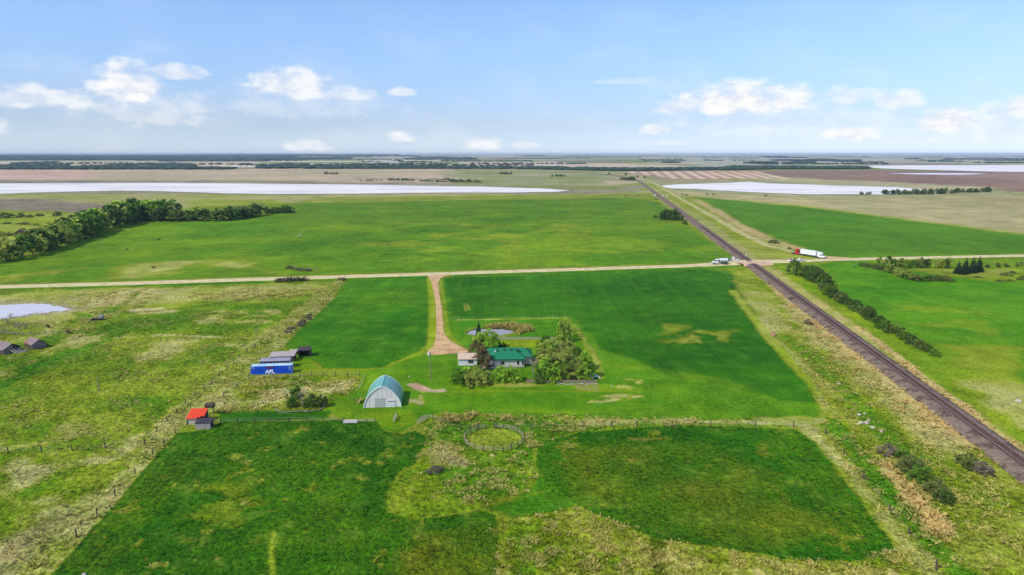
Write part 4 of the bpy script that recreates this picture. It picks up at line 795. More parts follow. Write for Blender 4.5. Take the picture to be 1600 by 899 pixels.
# ---------------------------------------------------------------- far woods as masses
def blobs(name, pts, hs, ws, m, seed=1, **k):
    g = np.random.default_rng(seed); ph = (1 + 5 ** .5) / 2
    iv = np.array([(-1, ph, 0), (1, ph, 0), (-1, -ph, 0), (1, -ph, 0), (0, -1, ph), (0, 1, ph), (0, -1, -ph), (0, 1, -ph), (ph, 0, -1), (ph, 0, 1), (-ph, 0, -1), (-ph, 0, 1)]) / 1.9
    fa = np.array([(0, 11, 5), (0, 5, 1), (0, 1, 7), (0, 7, 10), (0, 10, 11), (1, 5, 9), (5, 11, 4), (11, 10, 2), (10, 7, 6), (7, 1, 8), (3, 9, 4), (3, 4, 2), (3, 2, 6), (3, 6, 8), (3, 8, 9), (4, 9, 5), (2, 4, 11), (6, 2, 10), (8, 6, 7), (9, 8, 1)])
    n = len(pts); V = iv[None] * (1 + (g.random((n, 12, 1)) - .5) * .5); V = V * np.stack([ws / 2, ws / 2, hs * .55], 1)[:, None]; V[:, :, 2] += (hs * .5)[:, None]; V[:, :, 2] = np.maximum(V[:, :, 2], 0)
    V[:, :, :2] += pts[:, None, :2]; V[:, :, 2] += pts[:, None, 2]
    Fq = (fa[None] + (np.arange(n) * 12)[:, None, None]).reshape(-1, 3); k_ = np.repeat(.7 + .6 * g.random(n), 12)
    o = bpy.data.objects.new(name, np_mesh(name, V.reshape(-1, 3), Fq, m, np.stack([k_] * 3, 1), attr='tone', tri=True)); C.objects.link(o); tag(o, kind='stuff', **k)
fw = leaf_mat('far_foliage', (46, 68, 44), (50, 72, 44), .05)
def gz(x, y): return near_val(GZ, x, y)
def area(px, spacing, seed, jit=.5, cut=None):
    pts = W(px); xs, ys = [p[0] for p in pts], [p[1] for p in pts]; g = np.random.default_rng(seed)
    X, Y = np.meshgrid(np.arange(min(xs), max(xs), spacing), np.arange(min(ys), max(ys), spacing)); X = X.ravel() + (g.random(X.size) - .5) * spacing * 2 * jit; Y = Y.ravel() + (g.random(Y.size) - .5) * spacing * 2 * jit
    ok = seg_dist(X, Y, pts, True) > 0
    if cut: ok &= fbm(X, Y, cut[0], seed) > cut[1]
    X, Y = X[ok], Y[ok]; return np.stack([X, Y, np.array([gz(a, c_) for a, c_ in zip(X, Y)])], 1) if len(X) else np.zeros((0, 3))
wood = [area([(-300, 265.4), (366, 265.2), (366, 264.2), (310, 263), (140, 262), (-300, 261.4)], 30, 1), area([(45, 257.6), (85, 257.6), (85, 256.6), (45, 256.6)], 40, 2, cut=(300, .4)),
        area([(245, 261.6), (306, 261.6), (300, 257.2), (250, 257.2)], 34, 3, cut=(260, .38)), area([(400, 264), (480, 263.6), (480, 257.5), (415, 259)], 30, 4, cut=(260, .32)),
        area([(475, 264.2), (800, 264.4), (930, 267), (930, 265.8), (800, 263.2), (600, 261), (480, 260.5)], 26, 5, cut=(240, .30)),
        area([(800, 263.6), (960, 268), (1195, 265.5), (1195, 264.4), (1080, 264.4), (960, 265.4), (840, 262.6)], 22, 6, cut=(200, .22)),
        area([(1128, 265), (1358, 264.8), (1356, 263.5), (1330, 262.6), (1270, 262.8), (1240, 261.6), (1140, 261.8)], 24, 7, cut=(220, .30))]
for k_ in range(8): q_ = at(0, 0)
pts = np.vstack(wood); g = np.random.default_rng(3)
blobs('wood', pts, 7 + 5 * g.random(len(pts)), 30 + 16 * g.random(len(pts)), fw, 3, label='dark belts of woodland across the plain beyond the lakes')
print('wood', len(pts))
dist = [area([(-1200, 252.4), (400, 251.8), (560, 249), (300, 244.6), (-1200, 244.3)], 120, 11, cut=(1700, .47)), area([(300, 256), (1300, 256), (1300, 246), (300, 245)], 110, 12, cut=(1300, .66)), area([(-600, 247), (620, 247), (620, 244), (-600, 244)], 190, 13, cut=(4000, .34)),
        area([(1200, 252), (2300, 252), (2300, 246), (1200, 246)], 110, 14, cut=(1200, .70))]
# straight shelterbelts on the survey grid
g = np.random.default_rng(9); rows_ = []
for i in range(115):
    y = 246 + 15 * g.random() ** 1.6; x = g.uniform(-300, 1900) if i % 3 else g.uniform(-300, 800); q_ = at(x, y); ln = g.uniform(150, 900); a = th if g.random() < .75 else th + math.pi / 2
    if seg_dist(np.array([q_.x]), np.array([q_.y]), W([(1357, 259), (2300, 258), (2300, 270), (1357, 264)]), True)[0] > -80: continue
    n = int(ln / 30); s_ = np.linspace(0, ln, n); rows_.append(np.stack([q_.x + s_ * math.cos(a) + g.normal(size=n) * 6, q_.y + s_ * math.sin(a) + g.normal(size=n) * 6, np.full(n, gz(q_.x, q_.y))], 1))
rows_ = np.vstack(rows_); blobs('windbreak_rows', rows_, 7 + 5 * g.random(len(rows_)), 28 + 22 * g.random(len(rows_)), fw, 5, label='thin rows of far trees on the field lines of the plain')
dp = np.vstack([d_ for d_ in dist if len(d_)]); blobs('far_wood', dp, 11 + 9 * g.random(len(dp)), 130 + 90 * g.random(len(dp)), fw, 6, label='hazy blue woodland along the horizon')
print('far', len(dp), len(rows_))

# ---------------------------------------------------------------- grass tufts (dry clumps, reeds)
def tufts(name, px, n, h, wd, m, seed, label, world=None, blades=6, cut=None, lean=.9, soft=3.0):
    "m: 'dry', 'red' or 'own' (takes the colour of the ground it grows from)"
    g = np.random.default_rng(seed); pts = W(px); xs, ys = [p[0] for p in pts], [p[1] for p in pts]
    X = g.uniform(min(xs) - 2, max(xs) + 2, n * 6); Y = g.uniform(min(ys) - 2, max(ys) + 2, n * 6); d = seg_dist(X, Y, pts, True)
    ok = g.random(X.size) < np.clip(d / soft + .35 + (fbm(X, Y, 7, 31, 3) - .5) * 1.6, 0, 1)
    if cut: ok &= g.random(X.size) < np.clip((fbm(X, Y, cut[0], 21, 3) - cut[1]) / .12 + .1, .03, 1)
    cpx, cpy = at(771.5, 687.5).xy; ok &= ((X - cpx) / 7.4) ** 2 + ((Y - cpy) / 11.8) ** 2 > 1
    X, Y = X[ok][:n], Y[ok][:n]; n = len(X); K = blades
    a = g.uniform(0, 6.28, (n, K)); sz = (.45 + .9 * g.random((n, 1))); hh_ = h * .75 * sz * (.4 + .8 * g.random((n, K))); r0 = wd * .2 * g.random((n, K)); r1 = wd * sz * (.45 + lean * g.random((n, K)) * .5)
    bx = X[:, None] + r0 * np.cos(a); by = Y[:, None] + r0 * np.sin(a); tx = X[:, None] + r1 * np.cos(a); ty = Y[:, None] + r1 * np.sin(a); ww = wd * .2
    px_, py_ = -np.sin(a) * ww, np.cos(a) * ww
    V = np.stack([np.stack([bx - px_, by - py_, 0 * bx - .05], -1), np.stack([bx + px_, by + py_, 0 * bx - .05], -1), np.stack([tx + px_ * .5, ty + py_ * .5, hh_], -1), np.stack([tx - px_ * .5, ty - py_ * .5, hh_ * .96], -1)], 2).reshape(-1, 3)
    ri = np.clip(np.searchsorted(-rr, -np.hypot(X, Y)), 0, NR - 1); ci = np.clip(np.searchsorted(az, np.arctan2(X, Y)), 0, NA - 1); own = col[ri * NA + ci] * (1.0 + .5 * g.random((n, 1)))
    dr = L((214, 194, 116)) if m == 'dry' else L((214, 182, 116)); f_ = g.random((n, 1)); tint = own if m == 'own' else own * 1.45 if m == 'crop' else dr * (.6 + .6 * f_) * .62 + own * .45
    tone = np.repeat(np.minimum(tint, .75), K * 4, 0)
    o = bpy.data.objects.new(name, np_mesh(name, V, np.arange(len(V)).reshape(-1, 4), tuft_m, tone, attr='tone')); C.objects.link(o); tag(o, kind='stuff', label=label)
tuft_m = leaf_mat('grass_blades', (255, 255, 255), None, .35)
dryl, oliv, grn, redg = 'dry', 'own', 'own', 'red'
west = [(542, 436), (520, 470), (458, 524), (420, 560), (380, 600), (340, 640), (300, 660), (277, 676), (240, 716), (84, 899), (20, 920), (-20, 900), (60, 850), (200, 725), (255, 650), (330, 588), (400, 530), (480, 470), (525, 440)]
tufts('dry_grass', west,  2400, 0.39, .8, dryl, 1, 'pale dry grass along the west fence', cut=(3.2, .54)); tufts('coarse_grass', west, 2025, 0.35, .9, oliv, 2, 'green coarse grass along the west fence')
tri_ = [(395, 590), (450, 588), (566, 590), (560, 606), (520, 626), (430, 640), (345, 645), (330, 640), (370, 608)]
tufts('dry_grass', tri_, 1518, 0.42, .9, dryl, 3, 'pale dead grass between the container and the red roofed shed', cut=(3.6, .52)); tufts('coarse_grass', tri_, 843, 0.35, .8, grn, 4, 'green grass between the container and the red roofed shed')
pen = [(662, 655), (690, 648), (860, 650), (1000, 655), (1180, 655), (1100, 665), (1000, 668), (900, 677), (848, 690), (834, 705), (838, 740), (820, 765), (770, 785), (700, 790), (650, 770), (652, 725), (670, 690), (664, 678)]
tufts('dry_grass', pen, 3000, 0.40, .85, dryl, 5, 'dry grass clumps round the round pen', cut=(3.2, .49)); tufts('lush_grass', pen, 1856, 0.28, .8, grn, 6, 'lush grass round the round pen')
bot = [(780, 812), (880, 800), (900, 790), (960, 815), (1020, 842), (1150, 862), (1230, 875), (1330, 880), (1400, 866), (1460, 920), (780, 930)]
tufts('dry_grass', bot, 3600, 0.38, .6, dryl, 7, 'golden dry grass in the bottom foreground', cut=(3.0, .52)); tufts('lush_grass', bot, 3500, 0.28, .6, grn, 8, 'green grass in the bottom foreground')
rlw = [(1190, 428), (1215, 440), (1300, 508), (1400, 582), (1500, 660), (1600, 740), (1600, 760), (1500, 700), (1420, 655), (1330, 580), (1240, 500)]
tufts('dry_grass', rlw, 3037, 0.56, 1.0, redg, 9, 'tall straw coloured grass on the left side of the railway', cut=(4, .48)); tufts('coarse_grass', rlw, 1181, 0.42, .9, oliv, 10, 'green grass on the left side of the railway')
cor = [(1200, 480), (1300, 545), (1420, 655), (1560, 760), (1640, 930), (1460, 930), (1400, 850), (1300, 700), (1290, 640), (1262, 590)]
tufts('dry_grass', cor, 3800, 0.42, .8, dryl, 11, 'dry grass clumps in the railway corridor', cut=(3.4, .50)); tufts('coarse_grass', cor, 3037, 0.32, .8, oliv, 12, 'coarse green grass in the railway corridor')
rle = [(1340, 510), (1400, 553), (1440, 587), (1500, 629), (1560, 677), (1640, 735), (1640, 748), (1560, 690), (1500, 640), (1440, 598), (1396, 562)]
tufts('dry_grass', rle, 1181, 0.63, .9, redg, 13, 'band of tall straw grass right of the railway')
sw_ = [(1380, 722), (1400, 715), (1440, 770), (1480, 820), (1490, 850), (1450, 840), (1410, 780)]
tufts('dry_grass', sw_, 540, 0.63, 1.1, redg, 14, 'windblown straw grass left of the lower right thicket')
tufts('reeds', [(757, 512.5), (770, 507), (800, 507), (822, 510), (828, 517), (812, 523), (806, 517.5), (792, 513.4)], 675, 1.1, 1.0, redg, 15, 'straw reeds behind the farm pond')
tufts('dry_grass', [(120, 455), (260, 450), (240, 475), (160, 500), (120, 530), (90, 525), (130, 490)], 1687, 0.35, 1.3, dryl, 16, 'pale grass by the slough', cut=(4, .5))
tufts('dry_grass', [(300, 458), (420, 452), (525, 450), (470, 466), (400, 470), (300, 466)], 1687, 0.35, 1.5, dryl, 17, 'pale grass below the gravel road', cut=(4, .5))
pas = [(0, 500), (200, 500), (420, 480), (400, 530), (330, 588), (255, 650), (200, 725), (60, 850), (0, 880)]
tufts('coarse_grass', pas, 3712, 0.24, 1.0, oliv, 18, 'uneven pasture grass on the left', cut=(14, .42)); tufts('dry_grass', pas, 4200, 0.28, .9, dryl, 19, 'dry tufts scattered over the left pasture', cut=(11, .56))
tufts('crop_grass', FL, 6000, .22, .8, 'crop', 31, 'uneven green crop in the dark lower left field', cut=(5, .42)); tufts('crop_grass', FRt, 4500, .22, .8, 'crop', 32, 'uneven green crop in the dark lower right field', cut=(5, .42))
for (x, y, h_) in [(735, 655, 1.4), (741, 650, 1.0), (698, 652, 1.0), (704, 656, .9), (558, 630, 1.2), (700, 656, .8), (788, 655, .8)]:
    q_ = at(x, y); tufts('reed_clump', [(x - 4, y + 3), (x + 4, y + 3), (x + 4, y - 3), (x - 4, y - 3)], 40, h_, 1.1, redg, int(x), 'tall tan reed clump near the round pen' if x != 558 else 'tan reed clump left of the round roofed barn')
# ---------------------------------------------------------------- materials of made things
white = mat('white_metal', (226, 222, 222), .5, var=.03, vscale=1, spec=.4); offw = mat('white_siding', (206, 198, 192), .7, var=.05, vscale=2); barnw = mat('barn_siding', (222, 214, 212), .6, var=.06, vscale=1.5)
teal = mat('teal_roof_metal', (104, 166, 150), .32, metal=0, var=.06, vscale=.8, spec=.6); green_roof = mat('green_shingles', (34, 122, 84), .8, var=.14, vscale=2.5, spec=.2)
dark = mat('dark_glass', (26, 28, 34), .15, var=.02, spec=.7); tyre = mat('tyre_rubber', (30, 30, 32), .85, var=.05); blue = mat('blue_paint', (22, 84, 208), .45, var=.07, vscale=.9, spec=.4)
blue2 = mat('pale_blue_roof_paint', (160, 200, 226), .55, var=.08, vscale=.7, col2=(196, 214, 222), c2scale=.4); wood = mat('weathered_wood', (138, 126, 112), .95, var=.25, vscale=2.5, stretch=(1, 1, .3))
wood2 = mat('dark_wood', (82, 70, 66), .95, var=.25, vscale=2.5); palew = mat('pale_wood', (186, 176, 158), .9, var=.2, vscale=2); red = mat('red_orange_roof', (226, 74, 40), .5, var=.06, vscale=1)
cream = mat('cream_board', (192, 180, 162), .85, var=.1, vscale=1.2); tan_roof = mat('tan_roof', (204, 178, 156), .85, var=.07, vscale=1.5); rustm = mat('rusty_iron', (120, 74, 52), .8, var=.25, vscale=2, col2=(92, 70, 62), c2scale=1.2)
greym = mat('grey_tin', (150, 150, 158), .5, var=.12, vscale=1.5, col2=(120, 116, 124), c2scale=.8, spec=.5); pinkgrey = mat('old_grey_roofing', (172, 160, 158), .85, var=.12, vscale=1.2); darkw = mat('dark_purple_wall', (74, 60, 70), .9, var=.15)
redp = mat('red_truck_paint', (196, 40, 30), .35, var=.05, spec=.5); carp = mat('white_car_paint', (236, 236, 238), .3, var=.02, spec=.5); pinkp = mat('dusty_pink_load', (168, 120, 116), .8, var=.12); logo_red = mat('logo_dark_red', (104, 34, 70), .6, var=.03); logo_w = mat('logo_white', (240, 240, 240), .6, var=.01)
stone = mat('pale_stone', (184, 174, 158), .9, var=.2, vscale=1.5, bump=.4)
GRID = th
# ---------------------------------------------------------------- round roofed barn
def barn():
    a, b_ = at(569.2, 637), at(626.2, 636.4); wd = (b_ - a).length; c = (a + b_) / 2; rz = math.radians(5)
    r = empty('barn', (c.x, c.y, 0), rz, label='arched barn with teal green roof and pale grey front beside the yard', cat='barn')
    Hh, Lb, hw = 5.75, 9.2, wd / 2
    def arch(s=1.0, o=0): return [((hw * s + o) * k_ * (1 - t_ ** 2.15) ** .5 if False else k_ * (hw * s + o) * math.cos(t_ * math.pi / 2) ** .64, (Hh * s + o) * t_) for k_, t_ in [(1, i / 12) for i in range(12)]] + [(0, (Hh * s + o))] + [(-(hw * s + o) * math.cos(i / 12 * math.pi / 2) ** .64, (Hh * s + o) * i / 12) for i in range(11, -1, -1)]
    MB().prism(arch(), 0, .12).build('front_wall', barnw, r); MB().prism(arch(), Lb - .12, Lb).build('back_wall', barnw, r)
    o, i_ = arch(1, .14), arch(1, .03)
    for side, sl in (('left', slice(12, 25)), ('right', slice(0, 13))):
        oo, ii = o[sl], i_[sl]; n_p = 8
        pts_ = oo
        for k_ in range(n_p):
            y0, y1 = .05 + (Lb - .1) * k_ / n_p, .05 + (Lb - .1) * (k_ + 1) / n_p - .03
            m = MB(); base_ = len(m.v)
            for (x, z) in oo: m.v += [(x, y0, z), (x, y1, z), (x * .985, y0, z * .985), (x * .985, y1, z * .985)]
            for q_ in range(len(oo) - 1):
                u = q_ * 4; m.f += [(u, u + 1, u + 5, u + 4), (u + 2, u + 6, u + 7, u + 3), (u, u + 4, u + 6, u + 2), (u + 1, u + 3, u + 7, u + 5)]
            m.build('roof_panel', teal, r)
    for y0, y1 in ((-.18, .16), (Lb - .16, Lb + .18)):
        m = MB(); oo, ii = arch(1, .17), arch(1, -.07); n = len(oo)
        for p_ in (y0, y1): m.v += [(x, p_, z) for x, z in oo] + [(x, p_, z) for x, z in ii]
        for q_ in range(n - 1): m.f += [(q_, q_ + 1, n + q_ + 1, n + q_), (2 * n + q_ + 1, 2 * n + q_, 3 * n + q_, 3 * n + q_ + 1), (q_, 2 * n + q_, 2 * n + q_ + 1, q_ + 1), (n + q_, n + q_ + 1, 3 * n + q_ + 1, 3 * n + q_)]
        m.build('arch_trim', white, r)
    MB().box(-.12, 0, Hh + .12, .12, Lb, Hh + .24).build('ridge_cap', mat('pale_teal', (120, 176, 170), .5), r)
    # sliding door panel, white overhead door with four small windows
    MB().box(-2.0, -.07, .05, .65, -.01, 2.35).build('sliding_door', mat('barn_panel', (180, 178, 180), .6, var=.05), r)
    d_ = MB().box(1.25, -.10, .03, 3.35, -.02, 1.95).build('overhead_door', white, r)
    for k_ in range(4):
        x = 1.43 + k_ * .48; MB().box(x, -.13, 1.52, x + .3, -.105, 1.74).build('pane', dark, d_)
    for z in (.5, 1.0, 1.45): MB().box(1.25, -.115, z, 3.35, -.105, z + .03).build('door_seam', greym, d_)
    MB().box(-2.0, -.09, 2.38, .7, -.02, 2.46).build('door_rail', greym, r)
    for x in (-3.4, -1.2, 0, 1.2, 2.4, 3.6):
        z = 2.6 if abs(x) < 2.5 else .1; zt = Hh * 2 / math.pi * math.acos(min(1, abs(x) / hw) ** (1 / .64)); MB().box(x - .02, -.03, z, x + .02, -.005, max(z + .1, zt - .25)).build('siding_seam', mat('seam_grey', (182, 178, 182), .6), r)
    return r
barn()
# ---------------------------------------------------------------- house with green hip roof
def hip(x0, x1, y0, y1, ze, zr, ins, m, r, name='roof', over=.45):
    x0 -= over; x1 += over; y0 -= over; y1 += over; ym = (y0 + y1) / 2; mb = MB()
    e = [(x0, y0, ze), (x1, y0, ze), (x1, y1, ze), (x0, y1, ze)]; a, b_ = (x0 + ins, ym, zr), (x1 - ins, ym, zr); lo = [(x, y, z - .14) for x, y, z in e]
    mb.v = e + [a, b_] + lo; mb.f = [(0, 1, 5, 4), (1, 2, 5), (2, 3, 4, 5), (3, 0, 4), (0, 6, 7, 1), (1, 7, 8, 2), (2, 8, 9, 3), (3, 9, 6, 0), (6, 9, 8, 7)]
    return mb.build(name, m, r)
def window(r, m, x, y, z, wd, hg, ax='y', panes=2, s=-1, frame=white):
    f_ = MB()
    if ax == 'y': f_.box(x - wd / 2 - .08, y + (s * .07 if s < 0 else .005), z - .08, x + wd / 2 + .08, y + (-.005 if s < 0 else .07), z + hg + .08)
    else: f_.box(x + (s * .07 if s < 0 else .005), y - wd / 2 - .08, z - .08, x + (-.005 if s < 0 else .07), y + wd / 2 + .08, z + hg + .08)
    w_ = f_.build('window', frame, r)
    for k_ in range(panes):
        a0 = -wd / 2 + k_ * wd / panes + .03; a1 = -wd / 2 + (k_ + 1) * wd / panes - .03
        if ax == 'y': MB().box(x + a0, y + s * .09, z, x + a1, y + s * .072, z + hg).build('pane', dark, w_)
        else: MB().box(x + s * .09, y + a0, z, x + s * .072, y + a1, z + hg).build('pane', dark, w_)
hq = at(796, 574.5); mh = mpp(796, 574)
house = empty('house', (hq.x, hq.y, 0), math.radians(3), label='bungalow with green hipped roof and off white walls among the yard trees', cat='house')
fw_ = 46 * mh / 2
MB().box(-fw_, 0, 0, fw_, 5, 2.75).build('wall', offw, house); MB().box(-7.6, 3.2, 0, 7.2, 10.4, 2.72).build('wall', offw, house)
MB().box(-fw_ - .03, -.03, 0, fw_ + .03, 5, .35).build('foundation', mat('concrete', (150, 146, 140), .9), house)
hip(-7.6, 7.2, 3.0, 10.6, 2.74, 4.55, 2.6, green_roof, house)
hip(-fw_ - 1.6, fw_, 0, 12.2 - 2.4, 2.80, 4.66, 3.4, green_roof, house)
MB().box(-fw_ - 2.0, -.52, 2.60, fw_ + .47, -.46, 2.86).build('fascia', mat('dark_green_trim', (22, 84, 64), .6), house)
window(house, offw, 2.7, 0, .95, .75, 1.35, panes=1); window(house, offw, fw_ - .45, 0, .8, .6, 1.5, panes=1); window(house, offw, -2.2, 0, 1.0, 1.3, 1.1, panes=2)
MB().box(-6.6, 3.12, 0, -5.7, 3.19, 2.1).build('door', white, house)
window(house, offw, 7.2, 6.5, 1.0, 1.4, 1.1, ax='x', s=1)
vm = mat('dark_vent_metal', (46, 56, 58), .6)
for (x, y, z, s_) in [(-3.6, 4.6, 4.25, .3), (-1.4, 4.3, 4.35, .34), (.7, 4.3, 4.35, .34), (2.9, 4.5, 4.2, .3), (-3.5, 3.6, 4.0, .25), (2.95, 3.6, 3.95, .22)]:
    vt = MB().box(x - s_, y - s_, z - .4, x + s_, y + s_, z + .28).build('roof_vent', vm, house); MB().box(x - s_ * 1.25, y - s_ * 1.25, z + .28, x + s_ * 1.25, y + s_ * 1.25, z + .38).build('vent_cap', vm, vt)
for (x, y, z) in [(-2.7, 2.6, 3.65), (-1.6, 2.5, 3.65), (-.9, 2.4, 3.6), (.5, 2.5, 3.65), (1.6, 2.6, 3.7)]: MB().box(x - .16, y - .16, z - .2, x + .16, y + .16, z + .12).build('roof_vent', vm, house)
MB().box(-4.6, 4.0, 3.9, -4.15, 4.45, 4.4).build('roof_vent', white, house, label='white roof vent')
MB().bar((5.4, 6, 3.7), (5.4, 6, 4.7), .12).build('chimney_pipe', greym, house)
# deck and patio things
dk = empty('deck', (hq.x - fw_ - .6, hq.y - 1.4, 0), math.radians(3), label='low grey wooden deck at the left front corner of the green roofed house', cat='deck')
for k_ in range(12): MB().box(-3.6, -.6 + k_ * .30, .55, 2.6, -.6 + k_ * .30 + .27, .60).build('plank', pinkgrey, dk)
MB().box(-3.6, -.7, .38, 2.6, -.62, .58).build('fascia', palew, dk)
for x in (-3.5, -1.5, .5, 2.5): MB().box(x - .06, -.6, 0, x + .06, -.48, .54).build('post', wood, dk)
tb_ = empty('patio_table', (hq.x - fw_ - .3, hq.y + .3, .60), 0, label='white patio table standing on the deck', cat='table')
MB().box(-.9, -.5, .68, .9, .5, .74).build('table_top', white, tb_)
for x in (-.8, .8):
    for y in (-.4, .4): MB().box(x - .03, y - .03, 0, x + .03, y + .03, .68).build('leg', white, tb_)
for k_, x in enumerate((-1.6, 1.35)):
    ch = empty('patio_chair', (hq.x - fw_ - .3 + x, hq.y + .3, .60), 0, label=('white patio chair left of the table on the deck', 'white patio chair right of the table against the house')[k_], cat='chair')
    MB().box(-.26, -.26, .42, .26, .26, .47).build('seat', white, ch); MB().box(-.26, .22, .47, .26, .27, .95).build('backrest', white, ch)
    for a_ in (-.22, .2):
        for b_ in (-.22, .2): MB().box(a_, b_, 0, a_ + .04, b_ + .04, .42).build('leg', white, ch)
# garage
ga = at(731, 571.5); gr_ = empty('garage', (ga.x, ga.y, 0), math.radians(4), label='small white garage with pinkish tan roof at the end of the gravel drive', cat='garage')
MB().box(-2.9, 0, 0, 2.9, 6.2, 2.3).build('wall', mat('white_board', (226, 220, 222), .7, var=.04), gr_)
mb = MB(); mb.v = [(-3.2, -.35, 2.25), (3.2, -.35, 2.25), (3.2, 3.1, 3.15), (-3.2, 3.1, 3.15), (3.2, 6.55, 2.25), (-3.2, 6.55, 2.25), (-3.2, -.35, 2.1), (3.2, -.35, 2.1), (3.2, 6.55, 2.1), (-3.2, 6.55, 2.1)]
mb.f = [(0, 1, 2, 3), (3, 2, 4, 5), (6, 9, 8, 7), (0, 6, 7, 1), (5, 4, 8, 9), (0, 3, 5, 9, 6), (1, 7, 8, 4, 2)]; mb.build('roof', tan_roof, gr_)
window(gr_, offw, .9, 0, .85, 1.7, 1.0, panes=3); MB().box(-2.97, 1, 0, -2.91, 3.6, 2.0).build('door', white, gr_); window(gr_, offw, -2.9, 5.0, 1.1, .6, .7, ax='x', panes=1)

# ---------------------------------------------------------------- container and the old sheds behind it
ca = at(392.2, 585.8); cb = at(450.3, 583.9); rzc = math.atan2(cb.y - ca.y, cb.x - ca.x); Lc = 12.19
cont = empty('shipping_container', (ca.x, ca.y, 0), rzc, label='blue shipping container with white lettering on the pasture edge', cat='container')
MB().box(.03, .03, .12, Lc - .03, 2.41, 2.56).build('body', blue, cont)
n = 44
for k_ in range(n):                                       # corrugation ribs
    x = .25 + k_ * (Lc - .5) / n; MB().box(x, -.012, .25, x + .13, .028, 2.42).build('side_rib', blue, cont)
MB().box(.0, .0, 2.57, Lc, 2.44, 2.62).build('roof', blue2, cont)
for y in (0, 2.34): MB().box(0, y - .01, 0, Lc, y + .1, .16).build('bottom_rail', blue, cont); MB().box(0, y - .012, 2.44, Lc, y + .1, 2.568).build('top_rail', blue, cont)
for x in (0, Lc - .14):
    for y in (-.014, 2.31): MB().box(x, y, .0, x + .14, y + .14, 2.61).build('corner_post', blue, cont)
for k_, (y0, y1) in enumerate(((.16, 1.20), (1.23, 2.28))):
    d_ = MB().box(Lc - .02, y0, .18, Lc + .05, y1, 2.42).build('door', blue2, cont)
    for yy in (y0 + .3, y1 - .3): MB().bar((Lc + .09, yy, .2), (Lc + .09, yy, 2.4), .025).build('lock_bar', greym, d_)
def text_obj(txt, size, loc, m, parent, bold=.05, ext=.01, rotx=math.pi / 2, rotz=0, shear=0, sx_=1):
    cu = bpy.data.curves.new('lettering', 'FONT'); cu.body = txt; cu.size = size; cu.extrude = ext; cu.offset = bold; cu.shear = shear
    o = bpy.data.objects.new('lettering', cu); C.objects.link(o); dg = bpy.context.evaluated_depsgraph_get(); me = bpy.data.meshes.new_from_object(o.evaluated_get(dg)); bpy.data.objects.remove(o)
    me.materials.clear(); me.materials.append(m); o = bpy.data.objects.new('lettering', me); C.objects.link(o); o.parent = parent; o.location = loc; o.rotation_euler = (rotx, 0, rotz); o.scale = (sx_, 1, 1); return o
text_obj('APL', 1.55, (4.25, -.055, .30), logo_w, cont, bold=.055, shear=.15, sx_=1.02)
m = MB(); m.prism([(4.35, 2.40), (4.5, 1.92), (5.2, 1.78), (5.9, 1.78), (6.6, 1.92), (6.85, 2.40), (6.1, 2.28), (5.6, 2.42), (5.0, 2.28)], -.055, -.02).build('emblem', logo_red, cont)
text_obj('APL', .46, (.35, -.04, 2.0), logo_w, cont, bold=.012); text_obj('APLU', .34, (11.2, -.04, 1.9), logo_w, cont, bold=.004); text_obj('7 1 8', .28, (11.25, -.04, 1.5), logo_w, cont, bold=.003); text_obj('4 5 G 1', .22, (11.2, -.04, 1.15), logo_w, cont, bold=.002)
def shed(name, x, y, wd, dp, h0, h1, roofm, wallm, label, rz=0, boards=0, over=.25, openf=False, cat='shed', px=True):
    "lean-to: front eave h0, back eave h1"
    q_ = at(x, y) if px else Vector((x, y, 0)); r = empty(name, (q_.x, q_.y, 0), rz, label=label, cat=cat)
    MB().box(-wd / 2, dp - .12, 0, wd / 2, dp, h1 - .02).build('back_wall', wallm, r)
    for sx_ in (-1, 1):
        mb = MB(); xa, xb = sx_ * wd / 2, sx_ * (wd / 2 - .12); pr = [(0, 0), (dp - .121, 0), (dp - .121, h1 - .02), (0, h0 - .02)]
        mb.prism(pr, min(xa, xb), max(xa, xb), axis='x').build('side_wall', wallm, r)
    if not openf:
        if boards:
            for k_ in range(boards):
                x0 = -wd / 2 + k_ * wd / boards; MB().box(x0 + .01, -.03 - random.random() * .02, .02, x0 + wd / boards - .02, .04, h0 - .04 - random.random() * .08).build('board', wallm, r)
        else: MB().box(-wd / 2 + .121, 0, 0, wd / 2 - .121, .1, h0 - .02).build('front_wall', wallm, r)
    ns = 6; sl = (h1 - h0) / dp
    for k_ in range(ns):
        x0 = -wd / 2 - over + k_ * (wd + 2 * over) / ns; x1 = x0 + (wd + 2 * over) / ns - .03; mb = MB(); z0, z1 = h0 - over * sl, h1 + over * sl
        mb.prism([(-over, z0), (dp + over, z1), (dp + over, z1 + .08), (-over, z0 + .08)], x0, x1, axis='x').build('roof_panel', roofm, r)
    return r
def rel(dx, dy): v_ = Matrix.Rotation(rzc, 2) @ Vector((dx, dy)); return ca.x + v_.x, ca.y + v_.y
bx, by = rel(5.9, 6.0)
b1_ = empty('old_bus', (bx, by, 0), rzc, label='old grey blue bus body parked right behind the blue container', cat='bus')
m = MB(); m.prism([(0, .7), (2.3, .7), (2.38, 2.3), (2.0, 2.85), (1.15, 3.05), (.3, 2.85), (-.08, 2.3)], -4.6, 4.6, axis='x').build('body', mat('faded_grey_blue', (150, 154, 172), .6, var=.1, col2=(160, 140, 150), c2scale=.7), b1_)
for k_ in range(9): MB().box(-4.5 + k_ * 1.0, -.115, 1.8, -3.75 + k_ * 1.0, -.075, 2.3).build('window', dark, b1_)
for k_ in range(10): MB().prism([(-.1, 2.32), (.28, 2.88), (1.15, 3.09), (2.02, 2.88), (2.4, 2.32), (2.4, 2.36), (2.02, 2.93), (1.15, 3.14), (.28, 2.93), (-.1, 2.36)], -4.5 + k_ * .98, -4.42 + k_ * .98, axis='x').build('roof_rib', greym, b1_)
